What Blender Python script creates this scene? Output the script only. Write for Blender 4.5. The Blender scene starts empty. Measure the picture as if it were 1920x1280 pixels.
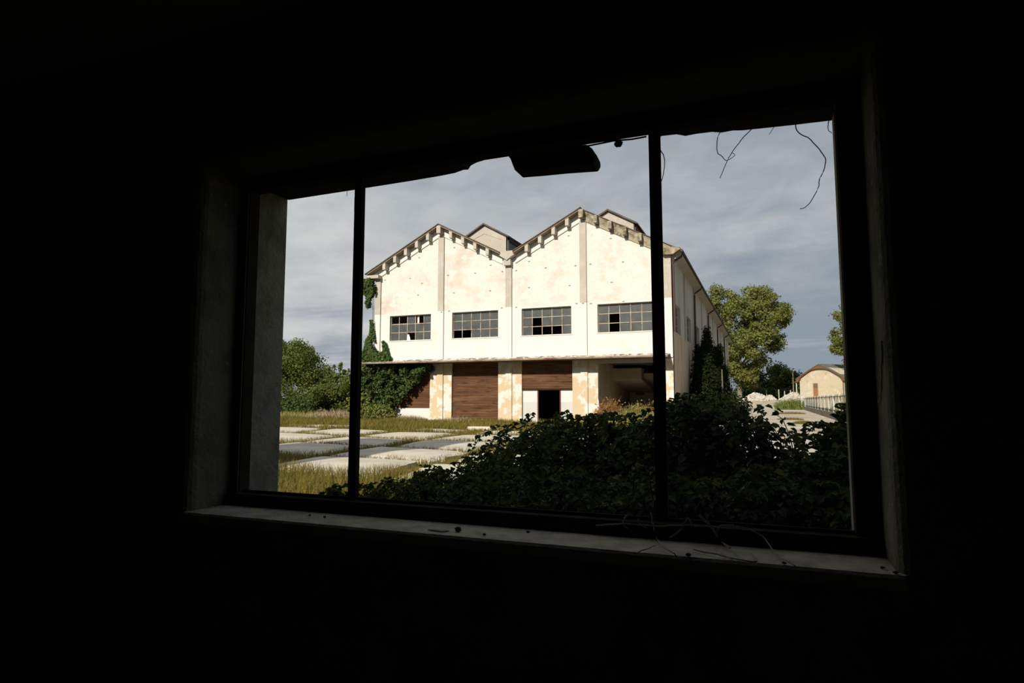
import bpy, math, random
import numpy as np
from mathutils import Vector

S = bpy.context.scene
COL = S.collection
rnd = random.Random(7)
RNG = np.random.default_rng(11)

# ------------------------------------------------------------------ camera
F = 1187.0; YAW = math.radians(21.8); PIT = math.radians(5.3); EYE = 1.55
cy, sy = math.cos(YAW), math.sin(YAW); cp, sp = math.cos(PIT), math.sin(PIT)
fw = np.array([-sy*cp, cy*cp, sp]); rt = np.array([cy, sy, 0.0]); up = np.cross(rt, fw)
CAM = np.array([0, 0, EYE])
def ray(x, y): return fw + rt*(x-960)/F + up*(640-y)/F
def onz(x, y, z=0.0): d = ray(x, y); return CAM + d*(z-EYE)/d[2]
def ony(x, y, Y): d = ray(x, y); return CAM + d*Y/d[1]
def onx(x, y, X): d = ray(x, y); return CAM + d*X/d[0]
cam = bpy.data.cameras.new('camera'); co = bpy.data.objects.new('camera', cam); COL.objects.link(co)
cam.sensor_width = 36; cam.lens = F/1920*36; cam.clip_start = 0.05; cam.clip_end = 2000
co.location = CAM; co.rotation_euler = (math.pi/2+PIT, 0, YAW)
S.camera = co

# ------------------------------------------------------------------ mesh builder
class MB:
    def __init__(s): s.v = []; s.f = []
    def add(s, vs, fs):
        n = len(s.v); s.v += [tuple(map(float, p)) for p in vs]; s.f += [tuple(i+n for i in f) for f in fs]; return s
    def box(s, x0, x1, y0, y1, z0, z1):
        return s.add([(x0,y0,z0),(x1,y0,z0),(x1,y1,z0),(x0,y1,z0),(x0,y0,z1),(x1,y0,z1),(x1,y1,z1),(x0,y1,z1)],
                     [(0,3,2,1),(4,5,6,7),(0,1,5,4),(1,2,6,5),(2,3,7,6),(3,0,4,7)])
    def prism(s, pts, a0, a1, ax='y'):
        """polygon pts (u,w) extruded along axis ax from a0 to a1; for y: (x,z), x: (y,z), z: (x,y)"""
        n = len(pts)
        def P(u, w, a): return {'y': (u, a, w), 'x': (a, u, w), 'z': (u, w, a)}[ax]
        vs = [P(u, w, a0) for u, w in pts]+[P(u, w, a1) for u, w in pts]
        fs = [tuple(range(n)), tuple(range(2*n-1, n-1, -1))]+[(i, i+n, (i+1) % n+n, (i+1) % n) for i in range(n)]
        return s.add(vs, fs)
    def tube(s, path, r, n=6, r1=None):
        path = [np.array(p, float) for p in path]; m = len(path); r1 = r if r1 is None else r1
        vs = []; fs = []
        for i, p in enumerate(path):
            t = path[min(i+1, m-1)]-path[max(i-1, 0)]; t = t/(np.linalg.norm(t)+1e-9)
            a = np.cross(t, (0, 0, 1.0)) if abs(t[2]) < .9 else np.cross(t, (1.0, 0, 0)); a /= np.linalg.norm(a); b = np.cross(t, a)
            q = r+(r1-r)*i/max(m-1, 1)
            for k in range(n):
                w = 2*math.pi*k/n; vs.append(p+(a*math.cos(w)+b*math.sin(w))*q)
        for i in range(m-1):
            for k in range(n): fs.append((i*n+k, i*n+(k+1) % n, (i+1)*n+(k+1) % n, (i+1)*n+k))
        fs.append(tuple(range(n-1, -1, -1))); fs.append(tuple((m-1)*n+k for k in range(n)))
        return s.add(vs, fs)

def root_loc(p):
    while p.parent: p = p.parent
    return p.location
def tag(o, label=None, cat=None, group=None, kind=None):
    if label: o['label'] = label
    if cat: o['category'] = cat
    if group: o['group'] = group
    if kind: o['kind'] = kind
    return o
def thing(name, loc, label=None, cat=None, group=None, kind=None):
    o = bpy.data.objects.new(name, None); COL.objects.link(o); o.location = loc; o.empty_display_size = .2
    return tag(o, label, cat, group, kind)
def fix_normals(me):
    import bmesh
    bm = bmesh.new(); bm.from_mesh(me); bmesh.ops.recalc_face_normals(bm, faces=bm.faces); bm.to_mesh(me); bm.free()
def obj(name, mb, mat, parent=None, loc=None, smooth=False, fix=True):
    """mb in world coordinates; parts keep their root's origin, top-level meshes may take an origin loc"""
    me = bpy.data.meshes.new(name)
    L = np.array(root_loc(parent) if parent else (loc if loc is not None else (0, 0, 0)), float)
    me.from_pydata([tuple(np.array(v)-L) for v in mb.v], [], mb.f); me.update()
    if fix: fix_normals(me)
    me.materials.append(mat)
    if smooth: me.polygons.foreach_set('use_smooth', [True]*len(me.polygons))
    o = bpy.data.objects.new(name, me); COL.objects.link(o)
    if parent: o.parent = parent
    else: o.location = tuple(L)
    return o
def npobj(name, V, Fc, mat, parent=None, loc=None, smooth=False):
    """V n x 3 numpy world coordinates, Fc m x k numpy faces"""
    L = np.array(root_loc(parent) if parent else (loc if loc is not None else (0, 0, 0)), float)
    V = np.asarray(V, np.float32)-L.astype(np.float32); Fc = np.asarray(Fc, np.int32); m, k = Fc.shape
    me = bpy.data.meshes.new(name)
    me.vertices.add(len(V)); me.vertices.foreach_set('co', V.ravel())
    me.loops.add(m*k); me.loops.foreach_set('vertex_index', Fc.ravel())
    me.polygons.add(m); me.polygons.foreach_set('loop_start', np.arange(0, m*k, k, dtype=np.int32))
    me.update(calc_edges=True); me.materials.append(mat)
    if smooth: me.polygons.foreach_set('use_smooth', [True]*m)
    o = bpy.data.objects.new(name, me); COL.objects.link(o)
    if parent: o.parent = parent
    else: o.location = tuple(L)
    return o

# ------------------------------------------------------------------ materials
class NT:
    def __init__(s, name):
        s.m = bpy.data.materials.new(name); s.m.use_nodes = True; s.t = s.m.node_tree; s.t.nodes.clear()
        s.out = s.n('ShaderNodeOutputMaterial')
    def n(s, typ, **k):
        x = s.t.nodes.new(typ)
        for a, b in k.items(): setattr(x, a, b)
        return x
    def l(s, a, b): s.t.links.new(a, b)
def noise_fac(T, vec, scale, detail, lo, hi):
    nz = T.n('ShaderNodeTexNoise'); nz.inputs['Scale'].default_value = scale; nz.inputs['Detail'].default_value = detail; nz.inputs['Roughness'].default_value = .6
    T.l(vec, nz.inputs['Vector'])
    mr = T.n('ShaderNodeMapRange'); mr.inputs['From Min'].default_value = lo; mr.inputs['From Max'].default_value = hi
    T.l(nz.outputs['Fac'], mr.inputs['Value']); return mr.outputs['Result'], nz.outputs['Fac']
def mixcol(T, fac, a, b):
    mx = T.n('ShaderNodeMix', data_type='RGBA')
    if fac is not None: T.l(fac, mx.inputs['Factor'])
    for sock, v in ((mx.inputs['A'], a), (mx.inputs['B'], b)):
        sock = [i for i in mx.inputs if i.name == sock.name and i.type == 'RGBA'][0]
        if isinstance(v, tuple): sock.default_value = (*v, 1)
        else: T.l(v, sock)
    return [o for o in mx.outputs if o.type == 'RGBA'][0]
def surf(name, layers, rough=.85, metal=0, bump=.0, bscale=30, spec=.3, vscale=(1, 1, 1), brick=None, wave=None):
    """layers: first a colour, then (colour, noise scale, lo, hi) blended on top by noise in object space"""
    T = NT(name); tc = T.n('ShaderNodeTexCoord'); mp = T.n('ShaderNodeMapping'); mp.inputs['Scale'].default_value = vscale
    T.l(tc.outputs['Object'], mp.inputs['Vector']); vec = mp.outputs['Vector']
    col = layers[0]; first = True
    for c, sc, lo, hi in layers[1:]:
        f, _ = noise_fac(T, vec, sc, 6, lo, hi); col = mixcol(T, f, col, c)
    bs = T.n('ShaderNodeBsdfPrincipled'); bs.inputs['Roughness'].default_value = rough; bs.inputs['Metallic'].default_value = metal
    bs.inputs['Specular IOR Level'].default_value = spec
    hgt = None
    if brick:
        sx = T.n('ShaderNodeSeparateXYZ'); T.l(tc.outputs['Object'], sx.inputs[0]); cb = T.n('ShaderNodeCombineXYZ')
        T.l(sx.outputs['X'], cb.inputs['X']); T.l(sx.outputs['Z'], cb.inputs['Y'])
        bt = T.n('ShaderNodeTexBrick'); bt.inputs['Scale'].default_value = 1; bt.inputs['Brick Width'].default_value = .27; bt.inputs['Row Height'].default_value = .075
        bt.inputs['Mortar Size'].default_value = .01; bt.inputs['Color1'].default_value = (1, 1, 1, 1); bt.inputs['Color2'].default_value = (.9, .9, .9, 1); bt.inputs['Mortar'].default_value = (.75, .7, .64, 1)
        T.l(cb.outputs[0], bt.inputs['Vector'])
        mm = T.n('ShaderNodeMix', data_type='RGBA', blend_type='MULTIPLY'); mm.inputs[0].default_value = brick
        cols = [i for i in mm.inputs if i.type == 'RGBA']
        if isinstance(col, tuple): cols[0].default_value = (*col, 1)
        else: T.l(col, cols[0])
        T.l(bt.outputs['Color'], cols[1]); col = [o for o in mm.outputs if o.type == 'RGBA'][0]
    if isinstance(col, tuple): bs.inputs['Base Color'].default_value = (*col, 1)
    else: T.l(col, bs.inputs['Base Color'])
    if bump:
        _, raw = noise_fac(T, vec, bscale, 5, 0, 1); b = T.n('ShaderNodeBump'); b.inputs['Strength'].default_value = bump; b.inputs['Distance'].default_value = .02
        T.l(raw, b.inputs['Height']); T.l(b.outputs['Normal'], bs.inputs['Normal'])
    T.l(bs.outputs[0], T.out.inputs[0]); return T.m
def leafmat(name, c1, c2, c3, scale=1.0, trans=.3, rough=.65, spec=.1):
    T = NT(name); tc = T.n('ShaderNodeTexCoord'); ge = T.n('ShaderNodeNewGeometry')
    f, _ = noise_fac(T, tc.outputs['Object'], scale, 4, .35, .65); col = mixcol(T, f, c1, c2)
    mr = T.n('ShaderNodeMapRange'); mr.inputs['From Min'].default_value = .55; mr.inputs['From Max'].default_value = 1.0
    T.l(ge.outputs['Random Per Island'], mr.inputs['Value']); col = mixcol(T, mr.outputs['Result'], col, c3)
    bs = T.n('ShaderNodeBsdfPrincipled'); bs.inputs['Roughness'].default_value = rough; bs.inputs['Specular IOR Level'].default_value = spec
    T.l(col, bs.inputs['Base Color'])
    tr = T.n('ShaderNodeBsdfTranslucent'); T.l(col, tr.inputs['Color'])
    ms = T.n('ShaderNodeMixShader'); ms.inputs[0].default_value = trans; T.l(bs.outputs[0], ms.inputs[1]); T.l(tr.outputs[0], ms.inputs[2])
    T.l(ms.outputs[0], T.out.inputs[0]); return T.m
def glassmat(name, dust, clear):
    T = NT(name); tc = T.n('ShaderNodeTexCoord'); f, _ = noise_fac(T, tc.outputs['Object'], 2.2, 6, .3, .75)
    col = mixcol(T, f, dust, tuple(c*1.7 for c in dust))
    d = T.n('ShaderNodeBsdfPrincipled'); d.inputs['Roughness'].default_value = .25; d.inputs['Specular IOR Level'].default_value = .5; T.l(col, d.inputs['Base Color'])
    t = T.n('ShaderNodeBsdfTransparent'); ms = T.n('ShaderNodeMixShader'); ms.inputs[0].default_value = clear
    T.l(d.outputs[0], ms.inputs[1]); T.l(t.outputs[0], ms.inputs[2]); T.l(ms.outputs[0], T.out.inputs[0]); return T.m

M = {}
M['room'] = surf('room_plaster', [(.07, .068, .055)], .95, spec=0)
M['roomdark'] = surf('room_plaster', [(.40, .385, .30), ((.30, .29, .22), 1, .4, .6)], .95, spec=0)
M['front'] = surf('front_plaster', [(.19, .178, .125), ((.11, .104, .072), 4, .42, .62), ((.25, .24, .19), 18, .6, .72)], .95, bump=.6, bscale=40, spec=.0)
M['outerjamb'] = surf('outer_jamb_concrete', [(.275, .255, .185), ((.15, .14, .10), 5, .42, .66), ((.36, .335, .25), 18, .62, .75)], .95, bump=.5, bscale=40, spec=.0)
M['sill'] = surf('sill_stone', [(.52, .465, .345), ((.33, .295, .22), 9, .4, .7), ((.60, .54, .42), 60, .6, .75)], .9, bump=.4, bscale=60, spec=.05)
M['frame'] = surf('frame_metal', [(.034, .028, .019), ((.055, .042, .024), 8, .45, .7)], .8, 0, bump=.2, bscale=60, spec=.0)
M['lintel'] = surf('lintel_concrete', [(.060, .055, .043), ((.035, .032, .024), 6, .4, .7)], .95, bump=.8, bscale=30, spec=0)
M['rust'] = surf('rusty_iron', [(.05, .025, .015), ((.02, .015, .012), 15, .4, .7)], .8, spec=.1)
M['vine'] = surf('dry_vine', [(.20, .175, .14), ((.09, .075, .06), 20, .4, .7)], .9, spec=.0)
M['shard'] = surf('glass_shard', [(.35, .4, .38)], .1, spec=.8)
M['bead'] = surf('brass_bead', [(.16, .13, .065)], .7, spec=.05)
M['twig'] = surf('pale_twig', [(.46, .42, .35), ((.25, .22, .18), 20, .4, .7)], .9, spec=.0)
M['soffit'] = surf('roof_soffit', [(.25, .20, .14), ((.17, .135, .09), 2, .45, .65)], .9, spec=0)
M['topping'] = surf('flaking_topping', [(.50, .46, .40), ((.17, .13, .085), 2.2, .47, .56), ((.60, .57, .53), 5, .56, .62)], .95, bump=.3, spec=0)
M['stone'] = surf('grit', [(.06, .055, .045), ((.12, .11, .09), 30, .5, .7)], .95, spec=0)

M['brick'] = surf('whitewashed_brick', [(.60, .565, .515), ((.50, .435, .37), .35, .48, .66), ((.64, .61, .565), 1.6, .50, .64), ((.485, .415, .345), 4, .58, .74)], .9, bump=.25, bscale=14, spec=.1, brick=.5)
M['white'] = surf('white_render', [(.575, .55, .51), ((.53, .48, .41), .7, .54, .72), ((.40, .32, .23), 6, .67, .78)], .9, bump=.2, bscale=12, spec=.1)
M['cream'] = surf('cream_render', [(.50, .395, .255), ((.565, .54, .485), 1.1, .49, .54), ((.47, .34, .21), 5, .62, .75)], .9, bump=.2, bscale=12, spec=.1)
M['concrete'] = surf('bare_concrete', [(.375, .335, .28), ((.42, .385, .335), 1.2, .45, .65), ((.29, .25, .20), 7, .58, .75)], .9, bump=.25, bscale=18, spec=.1)
M['stained'] = surf('stained_concrete', [(.30, .26, .19), ((.12, .09, .05), 1.6, .46, .62), ((.42, .38, .31), 4, .56, .7)], .95, bump=.4, bscale=14, spec=.05)
M['canopy'] = surf('canopy_concrete', [(.22, .175, .13), ((.13, .08, .05), .9, .45, .65), ((.40, .35, .29), 5, .60, .72)], .9, bump=.3, bscale=15, spec=.1)
M['side'] = surf('side_render', [(.50, .46, .40), ((.38, .35, .30), .5, .45, .65), ((.60, .56, .48), 2.5, .55, .7)], .9, spec=.1, vscale=(1, 1, .25))
M['sidelow'] = surf('side_render_low', [(.55, .43, .31), ((.46, .33, .21), .6, .45, .62), ((.60, .53, .44), 2.5, .55, .7)], .9, spec=.1, vscale=(1, 1, .3))
M['sidepil'] = surf('side_concrete', [(.30, .28, .24), ((.42, .38, .32), 1, .45, .65)], .9, spec=.1)
M['roof'] = surf('roof_sheet', [(.085, .07, .055), ((.13, .10, .075), 1.2, .45, .65)], .85, bump=.2, spec=.1)
M['shutter'] = surf('rusty_shutter', [(.105, .050, .026), ((.16, .085, .045), .9, .45, .65), ((.05, .026, .016), 3, .52, .68), ((.22, .14, .09), 14, .68, .8)], .8, spec=.1, vscale=(.35, 1, 3))
M['steel'] = surf('window_steel', [(.36, .32, .25), ((.22, .13, .08), 2.5, .5, .65)], .7, spec=.2)
M['pipe'] = surf('brown_pipe', [(.075, .045, .035)], .6, spec=.2)
M['gutter'] = surf('dark_gutter', [(.05, .045, .04)], .7, spec=.2)
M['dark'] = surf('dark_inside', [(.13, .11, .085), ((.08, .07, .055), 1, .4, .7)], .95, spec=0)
M['inner'] = surf('inner_cream', [(.50, .42, .30), ((.42, .35, .25), .8, .45, .65)], .95, spec=0)
M['dado'] = surf('inner_dado', [(.17, .16, .13)], .9, spec=0)
M['mark'] = surf('anchor_iron', [(.22, .19, .155)], .9, spec=0)
M['doorframe'] = surf('door_frame_red', [(.14, .05, .03)], .8, spec=.1)
M['glass'] = glassmat('dusty_glass', (.060, .066, .062), .30)
M['rag'] = surf('pale_rag', [(.6, .6, .62)], .9)
M['ply'] = surf('pale_board', [(.62, .54, .43)], .9)

M['ground'] = surf('yard_soil', [(.16, .13, .06), ((.10, .105, .035), .6, .42, .6), ((.24, .19, .09), 3, .5, .7)], 1, bump=.5, bscale=8, spec=0)
M['drive'] = surf('gravel_drive', [(.42, .375, .305), ((.50, .465, .40), .35, .45, .6), ((.33, .255, .175), .22, .52, .62), ((.58, .55, .49), 9, .56, .66)], 1, bump=.6, bscale=9, spec=0)
M['slab'] = surf('yard_concrete', [(.47, .425, .34), ((.56, .51, .42), .8, .42, .62), ((.34, .295, .225), 5, .58, .75)], .95, bump=.3, bscale=20, spec=.05)
M['grass'] = leafmat('grass_blades', (.095, .100, .014), (.19, .145, .030), (.24, .175, .055), .45, .35)
M['weedred'] = leafmat('rust_weed', (.28, .13, .045), (.33, .19, .08), (.2, .13, .05), 2, .3)
M['weedyel'] = leafmat('straw_weed', (.30, .25, .08), (.2, .2, .05), (.34, .28, .12), 2, .35)
M['weedpink'] = leafmat('pale_seed_heads', (.36, .27, .17), (.27, .22, .12), (.45, .36, .27), 2, .3)
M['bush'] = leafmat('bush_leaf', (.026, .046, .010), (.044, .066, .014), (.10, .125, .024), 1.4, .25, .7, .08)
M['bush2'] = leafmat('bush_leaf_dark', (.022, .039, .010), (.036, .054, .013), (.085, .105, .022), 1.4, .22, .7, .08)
M['ivy'] = leafmat('ivy_leaf', (.030, .055, .014), (.045, .078, .02), (.085, .11, .028), .9, .15)
M['ivyol'] = leafmat('ivy_leaf_olive', (.10, .14, .03), (.15, .15, .04), (.2, .18, .05), .9, .25)
M['tree'] = leafmat('tree_leaf', (.105, .135, .030), (.16, .165, .04), (.21, .205, .06), .12, .35)
M['treedk'] = leafmat('tree_leaf_dark', (.042, .075, .018), (.065, .095, .022), (.09, .115, .03), .12, .25)
M['hedge'] = leafmat('hedge_leaf', (.060, .085, .015), (.105, .125, .024), (.14, .15, .035), .3, .3)
M['roundtree'] = leafmat('round_tree_leaf', (.07, .10, .02), (.11, .13, .028), (.15, .16, .04), .2, .28)
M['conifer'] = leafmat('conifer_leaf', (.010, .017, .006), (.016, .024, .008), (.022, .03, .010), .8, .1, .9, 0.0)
M['bark'] = surf('bark', [(.16, .13, .09), ((.26, .22, .16), 1.5, .5, .65)], .95, spec=0, vscale=(1, 1, .3))
M['stem'] = surf('bush_stem', [(.035, .03, .018)], .9, spec=0)
M['rubble'] = surf('pale_rubble', [(.40, .37, .32), ((.50, .47, .42), 1, .45, .6), ((.27, .24, .2), 4, .55, .7)], 1, bump=.5, spec=0)
M['lowwall'] = surf('low_wall_concrete', [(.27, .245, .2), ((.2, .18, .145), .5, .45, .65)], .95, spec=0)
M['fence'] = surf('painted_bars', [(.10, .115, .105), ((.15, .165, .155), 2, .45, .6)], .8, 0, spec=.05)
M['post'] = surf('pale_post', [(.46, .44, .39), ((.38, .35, .3), 2, .45, .65)], .9, spec=.1)
M['barn'] = surf('barn_render', [(.46, .39, .275), ((.38, .30, .19), .25, .48, .62), ((.52, .47, .37), .9, .52, .66), ((.27, .23, .17), .8, .60, .72)], .9, spec=.05)
M['barnbrown'] = surf('barn_eaves', [(.15, .075, .035)], .85, spec=.1)
M['barnroof'] = surf('barn_roof', [(.11, .11, .105), ((.15, .145, .135), .8, .45, .65)], .85, spec=.1)
M['barndoor'] = surf('barn_door', [(.26, .12, .06)], .85, spec=.1)
M['tower'] = surf('tower_render', [(.5, .46, .4), ((.42, .38, .32), .8, .45, .65)], .9, spec=.1)

# ------------------------------------------------------------------ foliage helpers
def unit(a): return a/(np.linalg.norm(a, axis=1, keepdims=True)+1e-9)
def leaf_arrays(C, N, size, aspect=.6, fold=False, tip=None):
    """leaves at C facing N. fold: 6-point folded leaf, else kite quad. tip: preferred leaf direction"""
    n = len(C); N = unit(N); R = tip if tip is not None else RNG.normal(size=(n, 3))
    T = unit(R-N*(R*N).sum(1, keepdims=True)); B = np.cross(N, T); s = np.asarray(size).reshape(-1, 1)*np.ones((n, 1))
    if not fold:
        V = np.stack([C-T*s*.5, C+B*s*aspect*.5-T*s*.06, C+T*s*.5, C-B*s*aspect*.5-T*s*.06], 1).reshape(-1, 3)
        return V, np.arange(4*n).reshape(n, 4)
    w = s*aspect*.5; dn = N*s*.10
    V = np.stack([C-T*s*.5-dn, C-T*s*.22+B*w*.95+dn*.6, C+T*s*.16+B*w*.72+dn*.4, C+T*s*.5-dn*2.2,
                  C+T*s*.16-B*w*.72+dn*.4, C-T*s*.22-B*w*.95+dn*.6], 1).reshape(-1, 3)
    b = np.arange(n)[:, None]*6
    return V, np.concatenate([b+np.array([[0, 1, 2, 3]]), b+np.array([[0, 3, 4, 5]])], 0)
def blob_points(blobs, n, inner=.55, upb=.25):
    """points through ellipsoidal clumps (cx,cy,cz,rx,ry,rz), denser near their skins; returns points, outward normals"""
    b = np.array(blobs, float); w = b[:, 3]*b[:, 5]+b[:, 4]*b[:, 5]; idx = RNG.choice(len(b), n, p=w/w.sum())
    d = unit(RNG.normal(size=(n, 3))); r = inner+(1-inner)*RNG.random((n, 1))**.6
    r = r*(1+.16*RNG.normal(size=(n, 1)))
    P = b[idx, :3]+d*b[idx, 3:6]*r
    N = unit(d+RNG.normal(size=(n, 3))*.55+np.array([0, 0, upb])); return P, N
def inside(poly, P):
    x, y = P[:, 0], P[:, 1]; c = np.zeros(len(P), bool); j = len(poly)-1
    for i in range(len(poly)):
        xi, yi = poly[i]; xj, yj = poly[j]
        c ^= ((yi > y) != (yj > y)) & (x < (xj-xi)*(y-yi)/(yj-yi+1e-12)+xi); j = i
    return c
def poly_points(poly, n):
    p = np.array(poly, float); lo, hi = p.min(0), p.max(0); out = np.zeros((0, 2))
    while len(out) < n:
        q = lo+(hi-lo)*RNG.random((n*2, 2)); out = np.concatenate([out, q[inside(poly, q)]])
    return out[:n]
def crown_blobs(poly_px, Y, depth, r, n):
    """clumps filling a crown whose outline, seen from the yard, is poly_px at distance Y"""
    pts = poly_points(poly_px, n); out = []
    c = np.array(poly_px, float).mean(0); ext = np.ptp(np.array(poly_px, float), axis=0)
    for x, y in pts:
        q = ((x-c[0])/(ext[0]*.5))**2+((y-c[1])/(ext[1]*.5))**2
        dd = depth*math.sqrt(max(.08, 1-min(q, 1)))
        p = ony(x, y, Y+rnd.uniform(-dd, dd)); k = r*rnd.uniform(.65, 1.25)
        out.append((p[0], p[1], p[2], k, k, k*.8))
    return out
def foliage(name, blobs, n, size, mat, parent, aspect=.65, inner=.5, upb=.25, fold=False):
    P, N = blob_points(blobs, n, inner, upb); V, Fc = leaf_arrays(P, N, size*(.6+.8*RNG.random(n)), aspect, fold)
    return npobj(name, V, Fc, mat, parent)
def bez(a, b, c, n):
    a, b, c = (np.array(q, float) for q in (a, b, c)); t = np.linspace(0, 1, n)[:, None]
    return (1-t)**2*a+2*t*(1-t)*b+t*t*c

# ------------------------------------------------------------------ world and sun
SUNX, SUNZ = .12, .55                                     # per metre travelled along +Y
W = bpy.data.worlds.new('sky'); S.world = W; W.use_nodes = True; t = W.node_tree; t.nodes.clear()
def wn(typ, **k):
    x = t.nodes.new(typ)
    for a, b in k.items(): setattr(x, a, b)
    return x
def wm(op, a, b=None, c=None):
    x = wn('ShaderNodeMath', operation=op)
    for i, v in enumerate((a, b, c)):
        if v is None: continue
        if isinstance(v, (int, float)): x.inputs[i].default_value = v
        else: t.links.new(v, x.inputs[i])
    return x.outputs[0]
tc = wn('ShaderNodeTexCoord'); sx = wn('ShaderNodeSeparateXYZ'); t.links.new(tc.outputs['Generated'], sx.inputs[0])
X_, Y_, Z_ = sx.outputs
def plane_coords(k):
    zz = wm('ADD', wm('MAXIMUM', Z_, 0.0), k); c = wn('ShaderNodeCombineXYZ')
    t.links.new(wm('DIVIDE', X_, zz), c.inputs[0]); t.links.new(wm('DIVIDE', Y_, zz), c.inputs[1]); return c
cbs = {k: plane_coords(k) for k in (.10, .32)}
def wnoise(scale, detail, off, rough=.55, dist=0, k=.32):
    mp = wn('ShaderNodeMapping'); mp.inputs['Location'].default_value = off; mp.inputs['Scale'].default_value = scale
    t.links.new(cbs[k].outputs[0], mp.inputs[0]); nz = wn('ShaderNodeTexNoise'); nz.inputs['Scale'].default_value = 1; nz.inputs['Detail'].default_value = detail
    nz.inputs['Roughness'].default_value = rough; nz.inputs['Distortion'].default_value = dist; t.links.new(mp.outputs[0], nz.inputs['Vector']); return nz.outputs['Fac']
n1 = wnoise((1.5, 1.7, 1), 7, (3.1, 1.7, 0), .55, .5)
n2 = wnoise((4.2, 5.2, 1), 6, (7.3, 2.2, 0), .6, .4)
n3 = wnoise((.35, .9, 1), 5, (1.3, 9.2, 0), .6, .6, .10)
side = wm('MULTIPLY', X_, -1.0)                            # brighter cloud towards -X
low_ = wm('MULTIPLY', wm('MAXIMUM', wm('SUBTRACT', .30, Z_), 0.0), 1.0)
f0 = wm('ADD', wm('MULTIPLY', wm('SUBTRACT', n1, .5), 1.5), wm('MULTIPLY', wm('SUBTRACT', n2, .5), 1.0))
f0 = wm('ADD', f0, wm('MULTIPLY', wm('MULTIPLY', wm('SUBTRACT', n3, .5), low_), 13.0))   # streaks low over the horizon
f1 = wm('ADD', wm('ADD', f0, .49), wm('MULTIPLY', wm('SUBTRACT', side, .25), .80))
f2 = wm('SUBTRACT', f1, wm('MULTIPLY', wm('MAXIMUM', wm('SUBTRACT', .14, Z_), 0.0), 2.4))
ramp = wn('ShaderNodeValToRGB'); t.links.new(f2, ramp.inputs[0])
e = ramp.color_ramp.elements; e[0].position = .0; e[0].color = (.265, .315, .375, 1); e[1].position = 1.0; e[1].color = (.60, .615, .615, 1)
q = e.new(.3); q.color = (.345, .385, .43, 1); q = e.new(.65); q.color = (.485, .51, .53, 1)
bg = wn('ShaderNodeBackground'); t.links.new(ramp.outputs[0], bg.inputs[0]); bg.inputs[1].default_value = 1.0
wo = wn('ShaderNodeOutputWorld'); t.links.new(bg.outputs[0], wo.inputs[0])
sun = bpy.data.lights.new('sun', 'SUN'); so = bpy.data.objects.new('sun', sun); COL.objects.link(so)
sun.energy = 6.0; sun.angle = math.radians(.6); sun.color = (1, .93, .82)
so.rotation_euler = Vector((SUNX, 1, -SUNZ)).to_track_quat('-Z', 'Y').to_euler(); so.location = (-6, -30, 30)

# ------------------------------------------------------------------ the room with the window
RX0, RX1, RY0, WI, WO, RZ = -6.0, 5.6, -7.0, 2.36, 2.96, 3.5
IL, IR, IB, IT = -2.67, .37, 1.0, 2.775                     # inner opening
EL, ER, EB, ET = -2.645, .305, .97, 2.93                    # outer opening
wall = MB()
prof = [(WI, .05), (WI+.004, .032), (WI+.014, .016), (WI+.03, .005), (WI+.05, 0), (2.70, 0)]
loops = [[(IL-o, y, IB-o*.3), (IR+o, y, IB-o*.3), (IR+o, y, IT+o), (IL-o, y, IT+o)] for y, o in prof]
loops += [[(EL, y, EB), (ER, y, EB), (ER, y, ET), (EL, y, ET)] for y in (2.705, WO)]
outer = [[(RX0-.3, y, 0), (RX1+.3, y, 0), (RX1+.3, y, 4.6), (RX0-.3, y, 4.6)] for y in (WI, WO)]
rings = [outer[0]]+loops+[outer[1], outer[0]]
vs = [p for r in rings[:-1] for p in r]; n = len(rings)-1; fs = []
for i in range(n):
    a, b = i*4, ((i+1) % n)*4
    for k in range(4): fs.append((a+k, a+(k+1) % 4, b+(k+1) % 4, b+k))
wall.add(vs, fs)
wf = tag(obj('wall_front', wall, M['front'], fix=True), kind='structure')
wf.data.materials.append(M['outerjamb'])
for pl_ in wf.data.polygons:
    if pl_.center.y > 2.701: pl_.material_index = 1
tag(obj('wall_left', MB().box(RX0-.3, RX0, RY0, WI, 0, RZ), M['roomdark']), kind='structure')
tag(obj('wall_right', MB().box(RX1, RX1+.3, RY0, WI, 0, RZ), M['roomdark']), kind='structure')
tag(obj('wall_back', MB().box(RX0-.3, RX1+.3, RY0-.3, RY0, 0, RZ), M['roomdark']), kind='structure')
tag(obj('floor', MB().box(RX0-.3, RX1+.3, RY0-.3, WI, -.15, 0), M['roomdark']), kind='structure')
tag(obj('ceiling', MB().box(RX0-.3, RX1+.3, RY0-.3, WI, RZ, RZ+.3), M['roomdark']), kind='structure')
# window: frame members with a stepped profile, two mullions, stone sill
win = thing('window_1', (-1.15, 2.66, 1.0), kind='structure')
def member(x0, x1, z0, z1, ya=2.652, yb=2.682):
    mb = MB(); mb.box(x0, x1, ya, yb, z0, z1); c = (x0+x1)/2; w = (x1-x0)*.16
    mb.box(c-w, c+w, ya-.006, ya, z0, z1); return mb
mb = MB().box(IL, IR, 2.60, 2.70, IB, IB+.062); mb.box(IL, IR, 2.59, 2.60, IB+.02, IB+.036); mb.box(IL, IR, 2.66, 2.672, IB+.062, IB+.075)
obj('bottom_rail', mb, M['frame'], win)
mb = MB().box(IL, IR, 2.63, 2.70, 2.703, IT); mb.box(IL, IR, 2.612, 2.63, 2.73, 2.75)
obj('top_rail', mb, M['frame'], win)
obj('stile', member(IL, IL+.062, IB+.06, 2.705, 2.63, 2.70), M['frame'], win)
obj('stile', member(IR-.085, IR, IB+.06, 2.705, 2.63, 2.70), M['frame'], win)
obj('mullion', member(-1.935, -1.890, IB+.06, 2.705), M['frame'], win)
obj('mullion', member(-.431, -.384, IB+.06, 2.705), M['frame'], win)
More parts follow.
